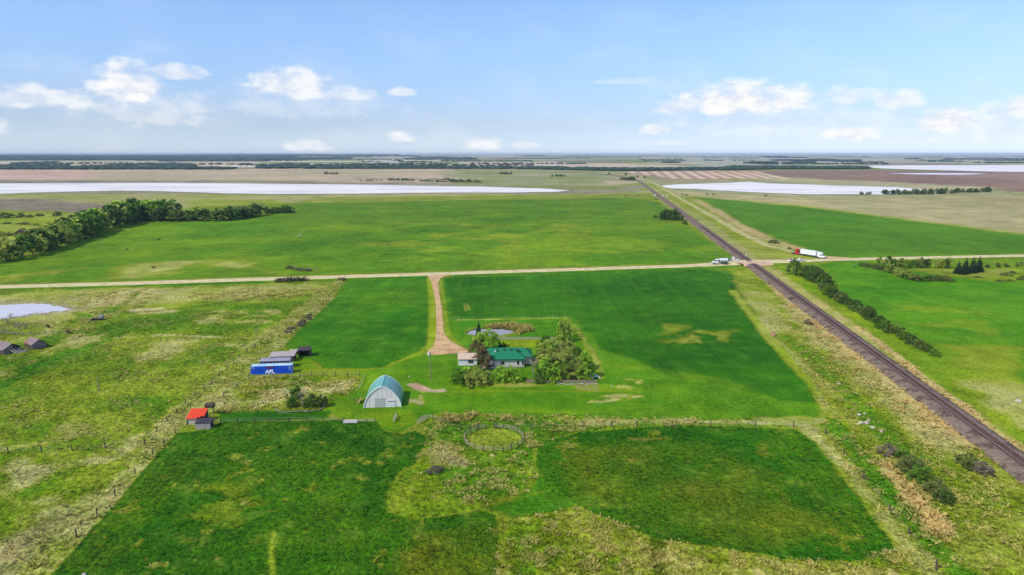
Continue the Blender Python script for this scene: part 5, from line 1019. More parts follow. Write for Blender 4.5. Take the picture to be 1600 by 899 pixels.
MB().prism([(.2, 2.35), (2.1, 2.35), (1.9, 2.75), (1.15, 2.94), (.4, 2.75)], 4.605, 4.66, axis='x').build('end_cap', white, b1_); MB().box(4.605, .4, 1.4, 4.64, 1.9, 2.2).build('windscreen', dark, b1_)
for x in (-3.2, 3.0):
    for y in (-.05, 2.35): w_ = MB().bar((x, y - .13, .5), (x, y + .13, .5), .5, n=14).build('wheel', tyre, b1_)
sx2, sy2 = rel(6.6, 12.4); shed('shed', sx2, sy2, 7.4, 3.4, 1.9, 2.4, pinkgrey, darkw, 'low dark walled shed with pinkish grey roof behind the old bus', rz=rzc, boards=14, px=False)
sx3, sy3 = rel(12.6, 17.2); shed('shed', sx3, sy3, 3.6, 3.2, 2.3, 2.6, darkw, wood2, 'small dark open shed at the back right of the container group', rz=rzc, openf=True, px=False)
wx, wy = rel(8.4, 21.0)
wg = empty('wagon', (wx, wy, 0), rzc, label='rusty farm wagon with a pale box behind the container group', cat='wagon')
MB().box(-1.9, -.9, .8, 1.5, .9, 1.0).build('bed', rustm, wg); MB().box(-1.2, -.8, 1.01, 1.4, .8, 1.5).build('box', cream, wg); MB().bar((-1.9, 0, .85), (-3.6, 0, .5), .07).build('drawbar', rustm, wg)
for x in (-1.3, 1.0):
    for y in (-1.0, 1.0): MB().bar((x, y - .08, .45), (x, y + .08, .45), .45, n=12).build('wheel', rustm, wg)

# ---------------------------------------------------------------- red roofed shed, grey shed
ra = at(301, 664.5); r1 = math.radians(6)
rs = empty('shed', (ra.x, ra.y, 0), r1, label='small cream shed with bright red roof on the long west fence', cat='shed')
MB().box(-1.1, 0, 0, 1.15, .1, 1.75).build('front_wall', cream, rs); MB().box(-1.1, 3.5, 0, 1.15, 3.6, 2.7).build('back_wall', wood2, rs)
for x in (-1.1, 2.6): MB().prism([(.101, 0), (3.499, 0), (3.499, 2.6), (.101, 1.72)], x, x + .1, axis='x').build('side_wall', wood2, rs)
MB().box(1.151, .9, 0, 2.7, 1.0, 1.95).build('front_wall', wood2, rs)
for k_ in range(5):
    x0 = -1.35 + k_ * .82; x1 = x0 + .79
    y0 = -.3 + max(0, k_ - 2) * .45; MB().prism([(y0, 1.76 + (y0 + .3) * .265), (3.85, 2.86), (3.85, 2.93), (y0, 1.83 + (y0 + .3) * .265)], x0, x1, axis='x').build('roof_panel', red, rs)
MB().box(-1.32, -.1, 0, -1.12, .5, 1.6).build('door', wood2, rs)
gq = at(317.5, 671); gs = empty('shed', (gq.x, gq.y, 0), r1, label='weathered grey board shed in front of the red roofed shed', cat='shed')
for k_ in range(14):
    x0 = -1.75 + k_ * .25; MB().box(x0 + .01, -.02 - random.random() * .03, 0, x0 + .235, .04, 1.55 - random.random() * .12).build('board', mat('silver_boards', (164, 154, 156), .95, var=.3, vscale=3), gs)
for x in (-1.75, 1.67): MB().box(x, .05, 0, x + .08, 2.3, 1.6).build('side_wall', wood2, gs)
MB().box(-1.66, 2.2, 0, 1.66, 2.3, 1.7).build('back_wall', wood2, gs)
for k_ in range(6): x0 = -1.9 + k_ * .64; MB().prism([(-.15, 1.60), (2.5, 1.85), (2.5, 1.93), (-.15, 1.68)], x0, x0 + .62, axis='x').build('roof_board', mat('charcoal_roofing', (66, 58, 68), .9, var=.2), gs)
tq = at(320.5, 655); tk = empty('fuel_tank', (tq.x, tq.y + 3.2, 0), r1, label='dark old tank standing behind the red roofed shed', cat='tank')
MB().bar((-1.1, 0, 2.5), (1.1, 0, 2.5), .7, n=16).build('tank', wood2, tk)
for x in (-.8, .8):
    for y in (-.4, .4): MB().box(x - .06, y - .06, 0, x + .06, y + .06, 2.0).build('leg', wood2, tk)

# ---------------------------------------------------------------- tumbledown shacks on the far left
def shack(x, y, wd, dp, label, rz, lean, planks):
    q_ = at(x, y); r = empty('shack', (q_.x, q_.y, 0), rz, label=label, cat='shack'); hw, h, hr = wd / 2, 1.9, 3.3
    for x0 in (-hw, hw - .12): MB().box(x0, .13, 0, x0 + .12, dp - .13, h).build('side_wall', wood2, r)
    MB().prism([(-hw, 0), (hw, 0), (hw, h), (0, hr - .1), (-hw, h)], dp - .12, dp).build('back_wall', wood2, r)
    nb = 12
    for k_ in range(nb):
        a0 = -hw + k_ * wd / nb; xm = abs(a0 + wd / nb / 2); ht = h + (hr - h) * (1 - xm / hw) - .15
        if planks and k_ in (7, 9): continue
        MB().box(a0 + .01, -.02, 0, a0 + wd / nb - .02, .08, ht - random.random() * .3).build('board', mat('grey_boards', (132, 118, 120), .95, var=.3, vscale=2), r)
    for sgn in (-1, 1):
        for k_ in range(8):
            y0 = -.3 + k_ * (dp + .6) / 8; y1 = y0 + (dp + .6) / 8 - .03; pr = [(0, hr), (sgn * (hw + .3), h - .25), (sgn * (hw + .3), h - .15), (0, hr + .1)]
            MB().prism(pr, y0, y1).build('roof_board', mat('rusty_roofing', (150, 92, 66), .9, var=.2, col2=(136, 120, 124), c2scale=.5, c2lo=.4, c2hi=.6) if k_ > 3 or sgn > 0 else mat('grey_roofing', (138, 122, 126), .9, var=.25), r)
    if planks:
        for k_ in range(5): MB().bar((hw * .2 + k_ * .7 - 1.6, -.2, 1.6 - k_ * .1), (hw * .2 + k_ * .75 - .4 + k_ * .15, -2.4, .05), .16, .16, 4).build('fallen_plank', palew, r)
    r.rotation_euler[1] = lean
    return r
shack(20, 552, 5.4, 6.5, 'collapsing grey shack with pale planks leaning out at the left edge', math.radians(62), .0, True)
shack(62, 545, 4.4, 5.6, 'small leaning shack with rusty roof right of the collapsing one', math.radians(58), .05, False)
hb = at(153, 500.5); mb = empty('hay_wagon', (hb.x, hb.y, 0), .2, label='dark abandoned wagon frame on the pale grass near the slough', cat='wagon')
MB().box(-2.2, -1, .7, 2.0, 1, .9).build('bed', wood2, mb); MB().box(.6, -1, .9, 2.0, 1, 1.9).build('box', greym, mb)
for x in (-1.5, 1.3):
    for y in (-1.1, 1.1): MB().bar((x, y - .08, .45), (x, y + .08, .45), .45, n=10).build('wheel', tyre, mb)
# ---------------------------------------------------------------- fences
def fence(name, px, step, label, post_h=1.3, rails=0, pr=.07, pm=wood2, rm=palew, rail_r=.06, tilt=.05, wire=True, cat='fence', skip=()):
    pts = [at(*p) for p in px]; r = empty(name, (pts[0].x, pts[0].y, 0), label=label, cat=cat); o = pts[0].copy(); pp = []
    if step is None: pp = [p - o for p in pts]
    else:
        for i in range(len(pts) - 1):
            n = max(1, round((pts[i + 1] - pts[i]).length / step))
            for k in range(n): pp.append(pts[i].lerp(pts[i + 1], k / n) - o)
        pp.append(pts[-1] - o)
    for i, p in enumerate(pp):
        h = post_h * random.uniform(.88, 1.1); MB().bar((p.x, p.y, -.1), (p.x + random.uniform(-tilt, tilt), p.y + random.uniform(-tilt, tilt), h), pr * random.uniform(.85, 1.2), pr * .85, 6).build('post', pm, r)
    for i in range(len(pp) - 1):
        if i in skip: continue
        for k in range(rails):
            z = post_h * (.4 + .42 * k / max(1, rails - 1)) + random.uniform(-.06, .06); a, b_ = pp[i], pp[i + 1]; MB().bar((a.x, a.y, z), (b_.x, b_.y, z + random.uniform(-.08, .08)), rail_r, rail_r * .8, 5).build('rail', rm, r)
    if wire:
        m = MB()
        for i in range(len(pp) - 1):
            for z in (.45, .8, 1.1): m.bar((pp[i].x, pp[i].y, z), (pp[i + 1].x, pp[i + 1].y, z), .008, .008, 3)
        m.build('wire', greym, r)
    return r
fence('fence', [(540, 434), (510, 470), (482, 499), (455, 522), (398, 543), (375, 560), (331, 600), (319, 610), (290, 633), (261, 660), (245, 676), (226, 694)], 6.5, 'long weathered post and wire fence running down the west side to the road', 1.6, pr=.13)
fence('fence', [(456, 530), (420, 566), (390, 592), (350, 622), (318, 652), (274, 678), (256, 695), (239, 711), (180, 775), (120, 840)], 7.5, 'inner post and wire fence along the left edge of the dark foreground field', 1.5, pr=.13)
fence('fence', [(-20, 710), (13, 709), (65, 707), (113, 705), (165, 702), (226, 694)], None, 'short side fence of dark posts running to the left picture edge', 1.7, pr=.14)
fence('rail_fence', [(450, 590), (468, 589.5), (487, 588.5), (506, 588), (524.5, 587.5), (543, 587), (562, 587)], None, 'rail fence running right from the blue container', 1.5, rails=2, pr=.12, pm=wood2, rm=wood, rail_r=.04)
fence('rail_fence', [(568, 588), (568, 596), (564, 604), (559, 609)], None, 'short fallen rail fence curving down left of the round roofed barn', 1.0, rails=2, pr=.07, pm=wood)
fence('rail_fence', [(330, 661), (345, 662), (371, 660.5), (398, 660), (425, 660), (452, 660), (479, 659), (505, 659.5), (537, 660)], None, 'long rail fence between the red roofed shed and the white trough', 1.4, rails=2, pr=.12, rm=wood, rail_r=.04)
fence('rail_fence', [(559, 661.5), (573, 661), (586, 661)], None, 'short rail fence right of the white trough', 1.2, rails=2, pr=.08)
fence('rail_fence', [(657, 657), (667, 655), (676, 655)], None, 'short pale rail fence at the gate by the round pen rough', 1.2, rails=2, pr=.07, pm=wood)
fence('fence', [(676, 656), (720, 672), (748, 670), (775, 670), (830, 670), (870, 669), (912, 668), (955, 668), (995, 667), (1050, 667), (1110, 666), (1180, 667), (1240, 668)], None, 'cross fence of dark posts passing behind the round pen', 1.6, pr=.12)
fence('fence', [(1240, 668), (1290, 678), (1318, 712), (1349, 749), (1390, 800), (1420, 836), (1462, 890)], None, 'fence of dark posts down the right side of the lower right field', 1.7, pr=.15)
fence('fence', [(706, 500), (716, 500), (740, 500), (765, 499.5), (790, 499), (813, 498.5), (842, 498), (884, 497)], 7, 'thin pale posted fence behind the farm pond', 1.3, pr=.06, pm=palew)
fence('fence', [(884, 497), (905, 520), (925, 550), (940, 585)], 6, 'thin fence along the right side of the grove', 1.2, pr=.05, pm=wood)
fence('fence', [(1110, 416), (1070, 371), (1040, 345), (1020, 322), (1004, 303)], 11, 'thin fence along the field side of the railway beyond the road', 1.3, pr=.08, pm=wood)
fence('fence', [(1128, 424), (1160, 460), (1200, 514), (1240, 562), (1270, 598), (1290, 640)], 8, 'thin fence between the dark field and the railway corridor', 1.2, pr=.06, pm=wood)
fence('corral_fence', [(-10, 521), (8, 522), (22, 524), (36, 525), (48, 524)], 1.6, 'grey corral fence in front of the leafless willows', 1.5, rails=3, pr=.12, pm=wood, rm=wood, wire=False)
fence('fence', [(48, 522), (54, 523.5), (61, 523.5), (71, 522), (82, 522), (93, 521.5), (108, 521)], None, 'row of dark leaning posts right of the corral', 1.2, pr=.11, tilt=.2)
def board_fence(px, label, h, m, gap=.28, lean=.03):
    a, b_ = at(*px[0]), at(*px[1]); L_ = (b_ - a).length; r = empty('board_fence', (a.x, a.y, 0), math.atan2(b_.y - a.y, b_.x - a.x), label=label, cat='fence'); n = int(L_ / gap)
    for k in range(n): MB().box(k * gap + .02, -.02 + random.uniform(-lean, lean), 0, k * gap + gap - .03, .02 + random.uniform(-lean, lean), h * random.uniform(.86, 1.04)).build('board', m, r)
    for z in (.3 * h, .8 * h): MB().box(0, .06, z, L_, .12, z + .1).build('rail', wood2, r)
    return r
board_fence([(775, 530.5), (880, 531)], 'low grey board fence between the pond and the house lawn', .95, mat('fence_boards', (168, 158, 140), .95, var=.2, vscale=2), .5)
board_fence([(822, 598), (934, 598.5)], 'low grey board fence along the front of the grove', .9, mat('fence_boards_brown', (142, 122, 108), .95, var=.25, vscale=2), .4)
# round pen
c0 = at(771.5, 687.5); rpn = empty('round_pen', (c0.x, c0.y, 0), label='round pen of weathered rails and posts in the rough grass', cat='round pen')
ra_, rb_ = 46.5 * mpp(771, 687), (at(771, 670).y - at(771, 707).y) / 2; n = 20; Rp = (ra_ + rb_) / 2
ppos = [(ra_ * math.cos(2 * math.pi * i / n), rb_ * math.sin(2 * math.pi * i / n)) for i in range(n)]
for i, (x, y) in enumerate(ppos):
    MB().bar((x, y, -.1), (x + random.uniform(-.06, .06), y + random.uniform(-.06, .06), 1.65 * random.uniform(.9, 1.1)), .10, .085, 7).build('post', wood2, rpn)
    if i == 5: continue
    x2, y2 = ppos[(i + 1) % n]
    for z in (.45, .85, 1.25): MB().bar((x, y, z + random.uniform(-.08, .08)), (x2, y2, z + random.uniform(-.08, .08)), .052, .045, 5).build('rail', mat('rail_wood', (176, 160, 136), .95, var=.2, vscale=2), rpn)
# gates and small yard things
def gate(x, y, L_, rz, label, m=palew):
    q_ = at(x, y); r = empty('gate', (q_.x, q_.y, 0), rz, label=label, cat='gate')
    for z in (.25, .6, .95, 1.25): MB().box(0, -.04, z, L_, .04, z + .1).build('rail', m, r)
    for x_ in (0, L_ / 2, L_ - .1): MB().box(x_, -.05, .2, x_ + .1, .05, 1.38).build('upright', m, r)
gate(614.5, 661, 3.6, math.radians(86), 'pale wooden gate standing open in front of the barn door'); gate(653, 664, 3.4, math.radians(62), 'pale tilted gate at the edge of the round pen rough')
q_ = at(548, 660.5); tr_ = empty('trough', (q_.x, q_.y, 0), math.radians(2), label='white stock trough in the fence line left of the barn', cat='trough')
MB().box(-1.75, -.6, .12, 1.75, .6, .62).build('tank', mat('trough_white', (214, 204, 202), .7, var=.1), tr_); MB().box(-1.62, -.47, .625, 1.62, .47, .64).build('lid', palew, tr_)
for x in (-1.4, 1.3): MB().box(x, -.65, 0, x + .12, .65, .12).build('skid', wood2, tr_)
q_ = at(930.5, 591); fr = empty('loading_frame', (q_.x, q_.y, 0), math.radians(14), label='white painted metal frame at the right end of the grove fence', cat='frame')
for (a_, b_) in (((-1.1, -.9, .1), (-1.5, 1.3, .8)), ((1.1, -1.0, .1), (.7, 1.4, .8)), ((-1.3, .0, .45), (.9, .1, .45)), ((-1.45, 1.0, .7), (.75, 1.1, .7)), ((-.5, .1, .45), (-.6, 1.1, .7)), ((.2, .1, .45), (.1, 1.1, .7))): MB().bar(a_, b_, .13, .13, 6).build('bar', white, fr)
for x, y in ((-1.15, -.8), (1.05, -.9), (-1.45, 1.2), (.7, 1.3)): MB().bar((x, y, 0), (x, y, .6), .07).build('leg', white, fr)
q_ = at(733.5, 601.5); wl = empty('cartwheel_ornament', (q_.x, q_.y - .1, .65), 0, label='rusty old wagon wheel leaning in the yard hedge', cat='wheel')
m = MB()
for k in range(20):
    a0, a1 = k * math.pi / 10, (k + 1) * math.pi / 10; m.bar((.62 * math.cos(a0), .1 * math.sin(a0), .62 * math.sin(a0)), (.62 * math.cos(a1), .1 * math.sin(a1), .62 * math.sin(a1)), .06, .06, 5)
m.build('rim', rustm, wl)
for k in range(10): a0 = k * math.pi / 5; MB().bar((0, 0, 0), (.6 * math.cos(a0), .1 * math.sin(a0), .6 * math.sin(a0)), .035, .03, 4).build('spoke', palew, wl)
MB().bar((0, -.1, 0), (0, .1, 0), .12, .12, 8).build('hub', rustm, wl)
q_ = at(1208, 525); bl = empty('hay_bale', (q_.x, q_.y, 0), 1.2, label='round brown hay bale on the edge of the dark field', cat='hay bale')
m = MB(); m.bar((-.75, 0, .78), (.75, 0, .78), .8, .8, 18).build('bale', mat('old_hay', (176, 134, 104), .95, var=.3, vscale=4, bump=.6), bl)
for x in (-.4, 0, .4): MB().bar((x - .02, 0, .78), (x + .02, 0, .78), .815, .815, 18).build('twine', palew, bl)
def rock(x, y, s, label, m=stone, fl=.5, grp=None, nm='rock', ct='rock'):
    s *= .82
    q_ = at(x, y); bm = bmesh.new(); bmesh.ops.create_icosphere(bm, subdivisions=2, radius=1)
    rs_ = random.Random(int(x * 7 + y))
    for v_ in bm.verts: k = 1 + rs_.uniform(-.22, .22); v_.co = Vector((v_.co.x * s * k, v_.co.y * s * .75 * k, max(-.1, v_.co.z * s * fl * k + s * fl * .5)))
    me = bpy.data.meshes.new(nm); bm.to_mesh(me); bm.free(); me.materials.append(m); o = bpy.data.objects.new(nm, me); C.objects.link(o); o.location = (q_.x, q_.y, 0); o.rotation_euler[2] = rs_.uniform(0, 3); return tag(o, label, ct, grp)
for (x, y, s_, lb) in [(1342, 649, .75, 'flat white boulder at the upper left of the rock pile by the railway'), (1351, 647, .6, 'small white boulder at the top of the rock pile by the railway'), (1345, 662, .95, 'bright white upright boulder on the left of the rock pile'), (1354, 662, .9, 'largest pinkish boulder in the middle of the rock pile'), (1357, 658, .6, 'small pale boulder behind the large pinkish one'), (1363, 669, .8, 'low pale boulder right of the large pinkish one'), (1377, 675, .6, 'last flat pale boulder at the lower right of the rock pile'),
                       (160, 379.5, .95, 'lone white stone in the far hay field'), (131, 899, .5, 'small white stone at the bottom left corner of the dark field'), (639.5, 589, .5, 'small white stone on the lawn above the barn'), (671, 587, .3, 'tiny pale stone by the yard pole'), (1311, 601, .7, 'pale stone in the grass left of the rails'), (956, 604, .4, 'small white stone on the lawn right of the grove'), (1591, 628, 1.1, 'greyish white stone heap at the right edge')]:
    rock(x, y, s_, lb)
for i, (x, y) in enumerate([(463, 369.5), (467, 369), (470, 368.5), (468, 366)]): rock(x, y, 1.0, 'pale stone in the stone heap in the middle of the far field', grp='stone heap in the far field')
for i in range(7): rock(437 + i * 2.3, 416.5 + (i % 3), .01 + .01 * i, 'x') if False else None
# fallen logs
for k, (a_, b_, lb) in enumerate([((430, 641), (437, 645), 'pale fallen log at the left end of the brush clump'), ((437, 646), (478, 643.5), 'long bleached log lying in front of the brush clump'), ((474, 645), (500, 642), 'grey log lying at the right front of the brush clump'), ((500, 642), (511, 634), 'bleached log at the right end of the brush clump'), ((452, 640), (470, 630), 'dark trunk leaning inside the brush clump')]):
    p, q2 = at(*a_), at(*b_); o = MB().bar((0, 0, .2), (q2.x - p.x, q2.y - p.y, .28 + (.6 if k == 4 else 0)), .17, .1, 7).build('log', wood if k != 4 else bark, None); o.location = (p.x, p.y, 0); tag(o, lb, 'log')
for k in range(9):
    p = at(408 + k * 3.4, 588.5 + (k % 3)); o = MB().bar((0, 0, .12), (random.uniform(-1.2, 1.4), random.uniform(-.5, .5), .25), .12, .1, 6).build('scrap_plank', [palew, rustm, pinkgrey][k % 3], None); o.location = (p.x, p.y, 0); tag(o, 'scrap plank in the littered row in front of the blue container', 'plank', 'scrap in front of the container')
for k in range(26):
    p = at(868 + k * 2.5, 601 + random.uniform(-1.2, 1.6)); o = MB().bar((0, 0, .1 + .1 * (k % 2)), (random.uniform(.6, 1.3), random.uniform(-.4, .4), .15 + .1 * (k % 2)), .09, .08, 6).build('firewood_log', [palew, pinkgrey, wood][k % 3], None); o.location = (p.x, p.y, 0); tag(o, 'pinkish grey log in the scattered woodpile in front of the grove', 'log', 'woodpile in front of the grove')
# ---------------------------------------------------------------- poles and crossing signs
def pole(x, yb, yt, label, arms=1, lamp=False):
    q_ = at(x, yb); h = up(x, yb, yt); r = empty('utility_pole', (q_.x, q_.y, 0), label=label, cat='utility pole'); MB().bar((0, 0, -.2), (0, 0, h), .16, .11, 8).build('pole', wood, r)
    if arms: MB().box(-.9, -.06, h - .6, .9, .06, h - .45).build('crossarm', wood2, r); [MB().bar((x_, 0, h - .45), (x_, 0, h - .25), .05).build('insulator', white, r) for x_ in (-.8, 0.3, .8)]
    if lamp: MB().bar((-.38, -.1, h * .86), (-.38, -.1, h * .86 + .95), .26, .26, 10).build('transformer', greym if 0 else white, r)
    return r
pole(673, 594, 549, 'tall thin power pole with a white transformer on the lawn by the gravel drive', 0, True)
pole(1118, 398, 373, 'power pole beside the railway just beyond the gravel road')
pole(155, 611, 588, 'thin pole standing alone in the left pasture', 0)
def crossbuck(x, yb, label):
    q_ = at(x, yb); r = empty('crossing_sign', (q_.x, q_.y, 0), .1, label=label, cat='crossing sign'); MB().bar((0, 0, 0), (0, 0, 3.3), .07).build('post', white, r)
    for s_ in (-1, 1): MB().box(-.75, -.06 + s_ * .03, 2.75, .75, -.01 + s_ * .03, 2.98).build('blade', white, r).rotation_euler = (0, 0, 0)
    for k, o in enumerate([c for c in r.children if c.name.startswith('blade')]):
        o.location = (0, 0, 0); me = o.data; s_ = (-1, 1)[k]
        for v_ in me.vertices: x_, z_ = v_.co.x, v_.co.z - 2.865; a_ = s_ * math.pi / 4; v_.co.x = x_ * math.cos(a_) - z_ * math.sin(a_); v_.co.z = x_ * math.sin(a_) + z_ * math.cos(a_) + 2.865
crossbuck(1165, 405.5, 'white crossing sign on the far side of the level crossing'); crossbuck(1189, 415, 'white crossing sign on the near side of the level crossing')
for (x, y, lb) in [(1023, 306.5, 'white signal hut left of the rails at the far culvert'), (1035, 307.5, 'small white signal box right of the far rails'), (1042.5, 307, 'slim white signal box farthest right of the far rails')]:
    q_ = at(x, y); r = empty('signal_box', (q_.x, q_.y, 0), label=lb, cat='box'); MB().box(-1.1, -.9, 0, 1.1, .9, 2.1).build('cabinet', white, r); MB().box(-1.25, -1.05, 2.1, 1.25, 1.05, 2.25).build('roof', white, r)
# ---------------------------------------------------------------- vehicles
def wheel(r, x, y, rad, wd_=.28):
    w_ = MB().bar((x, y - wd_ / 2, rad), (x, y + wd_ / 2, rad), rad, rad, 16).build('wheel', tyre, r); MB().bar((x, y - wd_ / 2 - .01, rad), (x, y + wd_ / 2 + .01, rad), rad * .52, rad * .52, 10).build('rim', greym, w_); return w_
def veh_at(x, y, hdg, name, label, cat):
    q_ = at(x, y); z_ = roadz(q_.x, q_.y); q_ = at(x, y, z_); return empty(name, (q_.x, q_.y, z_ + .08), hdg, label=label, cat=cat)
def tractor(r, paint_, x0, hood=1.6, h=2.9, sleeper=0, y=1.2):
    "cab unit: front bumper at x0, pointing to +x"
    xw = x0 - hood
    MB().prism([(x0 - .0, .55), (x0 - .0, 1.35), (x0 - .35, 1.55), (xw, 1.75), (xw, .55)], -.95, .95).build('hood', paint_, r, bevel=.06)
    MB().prism([(xw, .6), (xw, 1.75), (xw - .35, h - .35), (xw - .7, h), (xw - 1.7 - sleeper, h), (xw - 1.7 - sleeper, .6)], -1.15, 1.15).build('cab', paint_, r, bevel=.06)
    MB().prism([(xw + .02, 1.80), (xw - .31, h - .42), (xw - .36, h - .42), (xw - .04, 1.80)], -1.0, 1.0).build('windscreen', dark, r)
    for s_ in (-1, 1): MB().box(xw - 1.35, s_ * 1.17 - .015, 1.75, xw - .45, s_ * 1.17 + .015, h - .55).build('side_window', dark, r)
    if sleeper: MB().prism([(xw - .5, h), (xw - 1.3, h + .75), (xw - 1.7 - sleeper, h + .85), (xw - 1.7 - sleeper, h)], -1.1, 1.1).build('roof_fairing', paint_, r, bevel=.05)
    MB().box(x0 - .04, -.6, .75, x0 + .03, .6, 1.3).build('grille', greym, r); MB().box(x0 - .02, -1.15, .4, x0 + .14, 1.15, .68).build('bumper', greym, r)
    for s_ in (-1, 1): MB().box(x0 - .1, s_ * .9 - .15, .9, x0 + .04, s_ * .9 + .15, 1.15).build('headlight', white, r); MB().bar((xw - .1, s_ * 1.25, 1.9), (xw - .1, s_ * 1.25, 2.5), .08).build('mirror', dark, r)
    for s_ in (-1, 1): wheel(r, x0 - .85, s_ * 1.0, .5)
# semi truck on the side road
s0, s1 = at(1253, 399.5), at(1289, 405.0); hd = math.atan2(s1.y - s0.y, s1.x - s0.x); Ls = (s1 - s0).length; print('semi length', Ls)
semi = empty('semi_truck', (s1.x, s1.y, .2), hd, label='white semi truck with long box trailer stopped where the side road meets the gravel road', cat='semi truck')
tractor(semi, carp, 0, 1.9, 2.9, 1.6)
MB().box(-18.0, -1.28, 1.25, -6.2, 1.28, 4.05).build('trailer_box', carp, semi)
for k in range(11): MB().box(-17.7 + k * 1.02, -1.30, 1.35, -17.66 + k * 1.02, -1.282, 3.95).build('panel_seam', greym, semi)
MB().box(-18.0, -1.1, 1.0, -4.0, 1.1, 1.24).build('chassis', dark, semi); MB().box(-18.04, -1.2, 1.3, -18.005, 1.2, 3.95).build('rear_door', white, semi)
for x in (-4.6, -6.0, -15.6, -16.9):
    for s_ in (-1, 1): wheel(semi, x, s_ * 1.0, .52, .5)
rt = empty('truck', (s1.x + math.cos(hd) * -21.2, s1.y + math.sin(hd) * -21.2, .2), hd, label='red truck cab stopped right behind the long white trailer', cat='truck')
tractor(rt, redp, 2.4, 1.3, 3.1, .3); MB().box(-4.2, -.45, .7, -.6, .45, .95).build('chassis', dark, rt); MB().bar((-2.6, 0, .98), (-2.6, 0, 1.12), .5, .5, 12).build('coupling', dark, rt)
for x in (-2.0, -3.3):
    for s_ in (-1, 1): wheel(rt, x, s_ * 1.0, .5, .5)
# white tank truck, facing left
tt_ = veh_at(1125, 412.6, math.pi + math.radians(9), 'tank_truck', 'white truck with rounded tank body facing left before the level crossing', 'truck'); 
tractor(tt_, carp, 4.9, 1.9, 2.9); MB().box(-4.6, -.5, .75, 1.4, .5, 1.05).build('chassis', dark, tt_)
m = MB(); pr = [(1.15 * math.cos(a_), 2.25 + 1.1 * math.sin(a_)) for a_ in np.linspace(0, 2 * math.pi, 19)[:-1]]; m.prism(pr, -4.5, .6, axis='x').build('tank', carp, tt_, bevel=.05)
for x in (-3.9, -2.2, -.5): MB().bar((x, 0, 2.25), (x + .08, 0, 2.25), 1.19, 1.19, 18).build('tank_band', greym, tt_)
MB().box(-3.2, -.3, 3.35, .0, .3, 3.5).build('walkway', greym, tt_); MB().box(.7, -1.1, 1.1, 1.15, 1.1, 2.7).build('pump_box', dark, tt_)
for x in (-1.6, -2.8, -4.0):
    for s_ in (-1, 1): wheel(tt_, x, s_ * 1.0, .5, .5)
def pickup(r, paint_, Lg=5.6, load=None):
    h2 = Lg / 2
    MB().prism([(-h2, .45), (h2 - .1, .45), (h2, .75), (h2 - .08, 1.0), (1.0, 1.1), (.35, 1.72), (-.95, 1.75), (-1.15, 1.12), (-h2, 1.12)], -.95, .95).build('body', paint_, r, bevel=.06)
    MB().prism([(.98, 1.13), (.42, 1.68), (.37, 1.68), (.9, 1.13)], -.8, .8).build('windscreen', dark, r)
    for s_ in (-1, 1): MB().prism([(.72, 1.15), (.3, 1.64), (-.85, 1.66), (-.98, 1.15)], s_ * .955 - .012, s_ * .955 + .012).build('side_window', dark, r); MB().box(h2 - .08, s_ * .7 - .15, .72, h2 + .01, s_ * .7 + .15, .92).build('headlight', white, r)
    for x in (-h2 + 1.0, h2 - .95):
        for s_ in (-1, 1): wheel(r, x, s_ * .86, .38, .24)
    if load: MB().box(-h2 + .1, -.88, 1.0, -1.2, .88, 1.9).build('load', load, r, bevel=.08)
    else: MB().box(-h2 + .15, -.8, 1.13, -1.25, .8, 1.16).build('bed', dark, r)
p1 = veh_at(1239, 409.2, math.radians(9), 'pickup_truck', 'white pickup with dusty pink load heading right on the gravel road', 'pickup truck'); pickup(p1, carp, 5.8, pinkp)
p2 = veh_at(1250.5, 408.6, math.radians(9), 'pickup_truck', 'plain white pickup just ahead of the pink loaded one', 'pickup truck'); pickup(p2, carp, 5.8)
p3 = veh_at(1147.5, 408.4, math.radians(5), 'service_truck', 'white service truck with dark flatbed parked left of the level crossing', 'truck')
pickup(p3, carp, 6.2); MB().box(-4.4, -1.0, 1.0, -1.3, 1.0, 1.15).build('flatbed', dark, p3); MB().box(-1.3, -.9, 1.15, -.2, .9, 2.6).build('tool_box', white, p3, bevel=.05); MB().bar((-1.0, 0, 2.6), (-3.0, 0, 3.0), .1).build('boom', greym, p3); [wheel(p3, -3.6, s_ * .86, .38, .24) for s_ in (-1, 1)]
# ---------------------------------------------------------------- cattle
def cow_mesh():
    me = bpy.data.meshes.new('body'); V = [(-.75, 0, 1.05), (-.2, 0, 1.0), (.45, 0, 1.05), (.85, 0, 1.2), (1.15, 0, .95), (1.4, 0, .72)]; E = [(i, i + 1) for i in range(5)]; Rr = [.3, .36, .34, .22, .15, .1]
    for (b0, x, y) in ((0, -.72, .2), (0, -.72, -.2), (2, .5, .19), (2, .5, -.19)):
        k = len(V); V += [(x, y, .85), (x - .05 if x < 0 else x + .02, y, .45), (x, y, .04)]; Rr += [.15, .075, .06]; E += [(b0, k), (k, k + 1), (k + 1, k + 2)]
    k = len(V); V += [(-1.05, 0, 1.15), (-1.15, 0, .6)]; Rr += [.05, .03]; E += [(0, k), (k, k + 1)]
    for s_ in (-1, 1): k = len(V); V.append((1.12, s_ * .22, 1.12)); Rr.append(.04); E.append((4, k))
    me.from_pydata(V, E, []); o = bpy.data.objects.new('body', me); C.objects.link(o); sm = o.modifiers.new('s', 'SKIN'); 
    for v_, r_ in zip(me.skin_vertices[0].data, Rr): v_.radius = (r_, r_)
    me.skin_vertices[0].data[1].use_root = True; ss = o.modifiers.new('u', 'SUBSURF'); ss.levels = 1; ss.render_levels = 1
    bpy.context.view_layer.update(); me2 = bpy.data.meshes.new_from_object(o.evaluated_get(bpy.context.evaluated_depsgraph_get())); bpy.data.objects.remove(o); return me2
